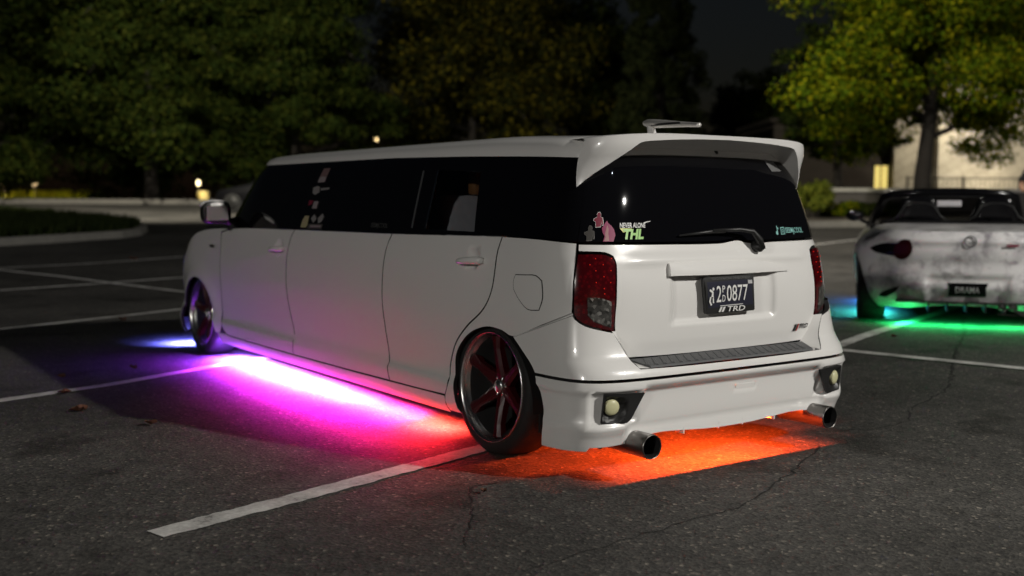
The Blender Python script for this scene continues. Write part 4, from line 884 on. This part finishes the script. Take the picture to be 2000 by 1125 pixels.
# ---------------------------------------------------------------- kerbs, islands, far ground
M_KERB = simple('concrete_kerb', (.20, .19, .17), .85, noise=.25, nscale=6, bump=.3)
M_SOIL = simple('lawn_soil', (.020, .026, .010), .95, noise=.4, nscale=5)
M_CONC = simple('pale_concrete', (.22, .21, .19), .85, noise=.2, nscale=1.5)
def island(name, pts, h, mat_top, kerb_w=.16):
    P = [np.array(q) for q in pts]; n_ = len(P); I = inset(P, kerb_w); zt = lambda q: ground_z(q[0], q[1])+h
    V = [(q[0], q[1], ground_z(q[0], q[1])-.05) for q in P]+[(q[0], q[1], zt(q)) for q in P]+[(q[0], q[1], zt(q)) for q in I]
    F = []
    for i in range(n_):
        j = (i+1) % n_; F += [(i, j, n_+j, n_+i), (n_+i, n_+j, 2*n_+j, 2*n_+i)]
    k = mk(name, V, F, M_KERB); k['kind'] = 'structure'
    vs, es, fs, *_ = delaunay_2d_cdt([Vector((float(q[0]), float(q[1]))) for q in I], [(i, (i+1) % n_) for i in range(n_)], [], 1, 1e-6)
    t = mk('planting_bed', [(v[0], v[1], zt(v)-.012) for v in vs], fs, mat_top); t['kind'] = 'structure'
    return I
isl = [gpt(-120, 489), gpt(0, 481), gpt(140, 472), gpt(240, 465), gpt(275, 460), gpt(288, 453), gpt(280, 447), gpt(240, 441), gpt(120, 430), gpt(0, 421), gpt(-120, 414)]
I = island('kerb', isl, .15, M_SOIL)
r = np.random.default_rng(9); A = np.array(I); pts = np.stack([r.uniform(A[:, 0].min(), A[:, 0].max(), 60000), r.uniform(A[:, 1].min(), A[:, 1].max(), 60000)], 1); pts = pts[inside_mask(pts, I)][:16000]
N = len(pts); a = r.uniform(0, 6.28, N); hgt = r.uniform(.08, .24, N); V = np.empty((N, 3, 3)); zz = np.array([ground_z(*q)+.13 for q in pts])
for k, (du, hz) in enumerate(((-.03, 0), (.03, 0), (0, 1))):
    V[:, k, 0] = pts[:, 0]+np.cos(a)*du+(r.normal(0, .05, N) if hz else 0); V[:, k, 1] = pts[:, 1]+np.sin(a)*du+(r.normal(0, .05, N) if hz else 0); V[:, k, 2] = zz+hz*hgt
me = bpy.data.meshes.new('grass'); me.vertices.add(N*3); me.vertices.foreach_set('co', V.reshape(-1)); me.loops.add(N*3); me.loops.foreach_set('vertex_index', np.arange(N*3, dtype=np.int32)); me.polygons.add(N); me.polygons.foreach_set('loop_start', np.arange(0, N*3, 3, dtype=np.int32)); me.update(calc_edges=True)
me.materials.append(leaf_mat('grass_blades', (.012, .020, .005), (.024, .036, .010), (.04, .05, .014))); go_ = bpy.data.objects.new('grass', me); COL.objects.link(go_); go_['kind'] = 'stuff'
tag(go_, 'dark grass growing on the kerbed island at the left', 'grass')
def world_pts(lst): return [spot_xy(a, d_) for a, d_ in lst]
M_VERGE = simple('dark_verge', (.014, .016, .008), .95, noise=.4, nscale=1)
island('kerb', world_pts([(-60, 41.5), (-30, 41.8), (-10, 42.2), (4, 43), (4.6, 44), (4.5, 62), (-70, 70)]), .15, M_VERGE, .25)
island('kerb', world_pts([(5.2, 26.2), (7.5, 27.5), (12, 28.3), (22, 29.0), (32, 29.5), (40, 60), (12, 60), (7.5, 40), (5.4, 29)]), .15, simple('mulch', (.03, .022, .016), .95, noise=.4, nscale=3), .3)

# ---------------------------------------------------------------- walls and building at the right
def orient_box(name, lat0, lat1, dep0, dep1, z0, z1, mat, parent=None, bevel=0):
    V = []
    for z in (z0, z1):
        for la, de in ((lat0, dep0), (lat1, dep0), (lat1, dep1), (lat0, dep1)):
            xx, yy = spot_xy(la, de); V.append((xx, yy, z))
    return mk(name, V, [(3, 2, 1, 0), (4, 5, 6, 7), (0, 1, 5, 4), (1, 2, 6, 5), (2, 3, 7, 6), (3, 0, 4, 7)], mat, parent)
M_WALL = simple('grey_render', (.10, .09, .085), .9, noise=.2, nscale=2, bump=.3)
M_CAP = simple('pale_cap_stone', (.5, .48, .44), .8, noise=.1, nscale=4)
lw = thing('low_wall', 'low grey retaining wall with pale cap stones behind the shrubs', 'wall'); 
orient_box('wall_face', 8.9, 20, 32.2, 32.5, .6, 1.53, M_WALL, lw)
for k in range(9): orient_box('cap_stone', 8.86+1.25*k, 8.86+1.25*k+1.235, 32.12, 32.58, 1.532, 1.64, M_CAP, lw)
m, n, l, b = new_mat('pale_block_masonry')
tc = n.new('ShaderNodeTexCoord'); bk = n.new('ShaderNodeTexBrick'); bk.inputs['Scale'].default_value = 1; bk.inputs['Brick Width'].default_value = .6; bk.inputs['Row Height'].default_value = .3; bk.inputs['Mortar Size'].default_value = .012
mp = n.new('ShaderNodeMapping'); mp.inputs['Rotation'].default_value = (math.radians(90), 0, YAW); l.new(tc.outputs['Object'], mp.inputs[0]); l.new(mp.outputs[0], bk.inputs['Vector'])
bk.inputs['Color1'].default_value = (.42, .39, .33, 1); bk.inputs['Color2'].default_value = (.36, .335, .28, 1); bk.inputs['Mortar'].default_value = (.26, .24, .2, 1)
l.new(mul(bk.outputs[0], ramp(n, l, nz(.8, 5), [(.3, (.8, .8, .8)), (.7, (1.1, 1.1, 1.1))])), b.inputs['Base Color']); b.inputs['Roughness'].default_value = .9
bp = n.new('ShaderNodeBump'); bp.inputs['Strength'].default_value = .5; bp.inputs['Distance'].default_value = .02; l.new(nz(7, 4), bp.inputs['Height']); l.new(bp.outputs[0], b.inputs['Normal'])
M_BLOCK = m
bd = thing('building', 'pale block building lit by a wall light behind the bright tree trunk', 'building')
orient_box('wall', 15.6, 30, 40, 48, .8, 6.2, M_BLOCK, bd); orient_box('wall', 14.2, 15.6, 40.6, 48, .8, 6.0, M_BLOCK, bd)
orient_box('parapet', 14.1, 30.1, 39.9, 48.1, 6.2, 6.45, M_CAP, bd)
dk = thing('dark_building', 'unlit dark building wing with one bright yellow doorway', 'building')
M_DKW = simple('dark_brick', (.035, .028, .024), .9, noise=.3, nscale=3)
for a0, a1, z0, z1 in ((9.8, 13.62, .8, 4.2), (14.14, 14.19, .8, 4.2), (13.62, 14.14, 2.62, 4.2)): orient_box('wall', a0, a1, 41, 41.2, z0, z1, M_DKW, dk)
orient_box('wall', 9.8, 14.19, 41.2, 47, 4.0, 4.2, M_DKW, dk); orient_box('roof', 9.6, 14.19, 40.7, 47, 4.2, 4.35, M_DKW, dk)
orient_box('doorway', 13.62, 14.14, 41.12, 41.16, .9, 2.62, simple('lit_door_glass', (.5, .4, .15), .4, emit=(1, .78, .22), estr=.85), dk)
orient_box('door_mullion', 13.86, 13.89, 41.05, 41.1, .9, 2.62, M_DKW, dk); orient_box('lintel', 13.55, 14.18, 40.95, 41.0, 2.60, 2.72, M_DKW, dk)
lamp('wall_light', bl(16.4, 38.3, 4.3), 420, (1, .88, .66), .1)
lamp('wall_light', bl(17.4, 38.6, 1.6), 110, (1, .86, .62), .1)
rl = thing('railing', 'thin black metal railing in front of the pale block wall', 'railing')
for la in np.arange(13.4, 24.5, .16): orient_box('baluster', la, la+.018, 36.8, 36.818, 1.3, 2.03, M_TRIM, rl)
for zz in (1.42, 2.03): orient_box('rail', 13.3, 24.6, 36.79, 36.83, zz, zz+.04, M_TRIM, rl)
for la in np.arange(13.3, 24.7, 1.9): orient_box('post', la, la+.05, 36.78, 36.84, 1.0, 2.12, M_TRIM, rl)

# ---------------------------------------------------------------- far lights at the left
def post_lamp(label, px_lat, depth, zt, col, e, rb=.13, light=0):
    x, y = spot_xy(px_lat, depth); g = ground_z(x, y); t = thing('post_lamp', label, 'lamp', (x, y, g), group='far post lamps')
    tube('pole', [(0, 0, 0), (0, 0, zt-g-.1)], [.05, .04], M_TRIM, t, 8); V, F = lathe_geo([(-.16, .02), (-.13, rb*.8), (0, rb), (.12, rb*.7), (.15, .02)], 14, 'Z', (0, 0, zt-g)); mk('globe', V, F, simple('lamp_globe', (.8, .7, .5), .4, emit=col, estr=e), t, smooth=True)
    lathe('cap', [(.14, rb*.8), (.17, rb*.6), (.2, 0)], M_TRIM, t, 12, 'Z', (0, 0, zt-g))
    if light: lamp('post_lamp_light', (x, y, zt-.3), light, col, .1)
post_lamp('tall warm lamp shining above the middle of the wagon roof', -7.5, 60, 4.62, (1, .72, .32), 5, .10)
post_lamp('small warm lamp left of the wagon door mirror', -17.3, 60, 2.16, (1, .8, .45), 5, .10, 30)
post_lamp('tiny lamp at the far left edge', -28.0, 60, 2.08, (1, .7, .35), 2.5, .12, 25)
post_lamp('tiny lamp above the yellow hedge', -26.3, 60, 2.0, (1, .7, .35), 2.5, .12, 25)
hd2 = thing('hedge', 'low hedge lit yellow under the trees at the far left', 'hedge', (0, 0, 0)); r = np.random.default_rng(3); cl = []
for k in range(46):
    xx, yy = spot_xy(-28.8+5.2*k/45, 61.2+r.normal(0, .15)); cl.append((xx, yy, 1.32+r.uniform(0, .28), .26, .26, .22))
child_mesh('foliage', leaves_mesh('foliage', cl, 130, .12, 3, leaf_mat('hedge_leaves', (.10, .12, .01), (.22, .24, .02), (.34, .33, .04))), hd2)
for la in (-28, -26.6, -25.2, -24.2): lamp('hedge_uplight', bl(la, 60.2, 1.3), 11, (1, .85, .2), .06)
gp = thing('pillar', 'short pale pillar lit yellow below the small lamp', 'pillar')
orient_box('shaft', -17.55, -16.95, 60.6, 61.1, 1.0, 1.72, M_CAP, gp); orient_box('base', -17.9, -16.6, 60.5, 61.2, 1.0, 1.2, M_CAP, gp); lamp('pillar_light', bl(-17.3, 60.1, 1.5), 18, (1, .72, .15), .06)
# dark parked hatchback ahead of the wagon
M_NAVY = simple('near_black_paint', (.004, .004, .005), .5, spec=.15)
px_, py_ = spot_xy(-5.2, 34); pc = thing('parked_car', 'near-black parked car half hidden by the wagon windscreen', 'car', (px_, py_, ground_z(px_, py_)), -YAW+math.radians(80))
W_P = [(.2, .80), (.35, .86), (.6, .87), (.85, .82), (.95, .78), (1.2, .66), (1.38, .52)]; R_P = [(.2, .1), (.5, 0), (.85, .06), (.95, .12), (1.2, .35), (1.38, .75)]; F_P = [(.2, 4.1), (.5, 4.25), (.75, 4.1), (.85, 3.6), (.95, 3.1), (1.2, 2.7), (1.38, 2.3)]
PC = Prof(W_P, R_P, F_P, 4, 1.0, 3, 1.1, 2.0, wref=.86, Dr=1.0, nref=4)
def loft(name, zs, mat, top=True):
    V, F = [], []; uu = np.linspace(-PC.uE+.001, PC.uE-.001, 72)
    for z in zs:
        for u in uu: V.append(PC.P(u, z))
    k = len(uu)
    for i in range(len(zs)-1):
        for j in range(k): F.append((i*k+j, i*k+(j+1) % k, (i+1)*k+(j+1) % k, (i+1)*k+j)[::-1])
    if top: F.append(tuple(range((len(zs)-1)*k, len(zs)*k)))
    return mk(name, V, F, mat, pc, smooth=True)
loft('body', [.2, .3, .45, .6, .75, .85, .93, .95], M_NAVY); loft('windows', [.952, 1.05, 1.15, 1.25, 1.33], M_BLACKGLASS, False); loft('roof', [1.332, 1.36, 1.38], M_NAVY)
for s in (-1, 1):
    for yy in (.8, 3.4):
        w = lathe('wheel', [(0, 0), (s*.01, .19), (0, .2)], M_TRIM, pc, 24, 'X', (s*.86, yy, .31)); lathe('tyre', [(0, .2), (s*.012, .26), (0, .31), (-.2*s, .31), (-.2*s, .2)], M_RUBBER, w, 24, 'X', (s*.86, yy, .31))

# ---------------------------------------------------------------- person at the right edge
M_SKIN = simple('skin', (.42, .24, .16), .6); M_SHIRT = simple('dark_shirt', (.012, .012, .016), .8); M_SHORT = simple('dark_trousers', (.02, .02, .024), .8); M_HAIR = simple('dark_hair', (.015, .011, .008), .7)
x, y = spot_xy(9.72, 20.2); pe = thing('person', 'person in a dark shirt and trousers standing at the right edge, arm bent', 'person', (x, y, ground_z(x, y)), -YAW+math.radians(150))
def skin(name, verts, edges, mat, parent, sub=2):
    me = bpy.data.meshes.new(name); me.from_pydata([v[:3] for v in verts], edges, []); o = bpy.data.objects.new(name, me); COL.objects.link(o); me.materials.append(mat)
    md = o.modifiers.new('skin', 'SKIN'); md.use_smooth_shade = True; sv = me.skin_vertices[0].data
    for i, v in enumerate(verts): sv[i].radius = (v[3], v[4] if len(v) > 4 else v[3])
    sv[0].use_root = True
    sb = o.modifiers.new('sub', 'SUBSURF'); sb.levels = sub; sb.render_levels = sub; o.parent = parent; return o
BV = [(0, 0, .95, .15, .11), (0, 0, 1.15, .14, .10), (0, 0, 1.36, .17, .11), (0, .0, 1.50, .06), (0, .02, 1.58, .065), (0, .02, 1.68, .085, .095), (0, .02, 1.76, .06),
      (.19, 0, 1.42, .06), (.26, -.02, 1.16, .045), (.20, .20, 1.08, .035), (.15, .30, 1.10, .026),
      (-.19, 0, 1.42, .06), (-.27, -.02, 1.15, .045), (-.30, .06, .92, .034), (-.30, .08, .84, .026),
      (.10, 0, .88, .09), (.11, .02, .50, .062), (.11, -.01, .09, .045), (.12, .14, .04, .04), (-.10, 0, .88, .09), (-.12, .02, .50, .062), (-.13, -.01, .09, .045), (-.14, .14, .04, .04)]
BE = [(0, 1), (1, 2), (2, 3), (3, 4), (4, 5), (5, 6), (2, 7), (7, 8), (8, 9), (9, 10), (2, 11), (11, 12), (12, 13), (13, 14), (0, 15), (15, 16), (16, 17), (17, 18), (0, 19), (19, 20), (20, 21), (21, 22)]
skin('body', BV, BE, M_SKIN, pe)
skin('shirt', [(0, 0, .92, .165, .125), (0, 0, 1.15, .155, .115), (0, 0, 1.37, .185, .125), (0, 0, 1.46, .09), (.20, 0, 1.42, .072), (.245, -.01, 1.24, .066), (-.20, 0, 1.42, .072), (-.25, -.01, 1.24, .066)], [(0, 1), (1, 2), (2, 3), (2, 4), (4, 5), (2, 6), (6, 7)], M_SHIRT, pe)
skin('trousers', [(0, 0, .93, .16, .12), (.10, 0, .86, .105), (.115, .02, .5, .08), (.115, 0, .12, .065), (-.10, 0, .86, .105), (-.125, .02, .5, .08), (-.135, 0, .12, .065)], [(0, 1), (1, 2), (2, 3), (0, 4), (4, 5), (5, 6)], M_SHORT, pe)
skin('hair', [(0, .0, 1.72, .095, .10), (0, .0, 1.78, .07)], [(0, 1)], M_HAIR, pe)
for s, hx, hy, hz in ((1, .15, .30, 1.10), (-1, -.30, .08, .84)):
    for k in range(5):
        o_ = (-.03+.015*k); skin('finger', [(hx+(o_ if s < 0 else .0), hy, hz+(0 if s < 0 else o_), .009), (hx+(o_ if s < 0 else -.02), hy+.03, hz+(-.04 if s < 0 else o_), .009), (hx+(o_ if s < 0 else -.05), hy+.035, hz+(-.08 if s < 0 else o_-.01), .008)], [(0, 1), (1, 2)], M_SKIN, pe, 1)

# ---------------------------------------------------------------- fallen leaves
M_LEAF = simple('dry_leaf', (.10, .035, .018), .8, noise=.4, nscale=30)
def fallen(px, py, s, label):
    x, y = gpt(px, py); r = random.Random(px); V, F = [], []; out = []
    for k in range(14):
        a = 2*math.pi*k/14; rr = s*(.75+.35*math.cos(3*a+.5)*.6+r.uniform(-.12, .12)); out.append((rr*math.cos(a), rr*.65*math.sin(a), .012+.5*s*abs(math.sin(a))**1.5*r.uniform(.3, 1)))
    V = [(0, 0, .006)]+out+[(0, 0, .003)]+[(p[0], p[1], p[2]-.0025) for p in out]; F = [(0, 1+k, 1+(k+1) % 14) for k in range(14)]+[(15, 16+(k+1) % 14, 16+k) for k in range(14)]
    o = mk('fallen_leaf', V, F, M_LEAF); o.location = (x, y, ground_z(x, y)+.004); o.rotation_euler = (0, 0, r.uniform(0, 6.28)); tag(o, label, 'leaf', 'fallen leaves on the asphalt')
fallen(155, 805, .062, 'curled brown leaf lying between the two left parking lines'); fallen(294, 832, .055, 'dry leaf just outside the shadow edge, nearest the camera')
fallen(120, 739, .045, 'small dry leaf beyond the second parking line at far left'); fallen(126, 770, .05, 'dry leaf touching the second parking line at left'); fallen(240, 627, .07, 'dark leaf beside the third parking line')
fallen(262, 722, .04, 'small dark leaf in the wagon shadow'); fallen(262, 508, .1, 'dark leaf clump beside the farthest left parking line'); fallen(945, 965, .025, 'tiny leaf scrap behind the rear wheel'); fallen(1745, 660, .03, 'tiny leaf scrap on the asphalt before the roadster')
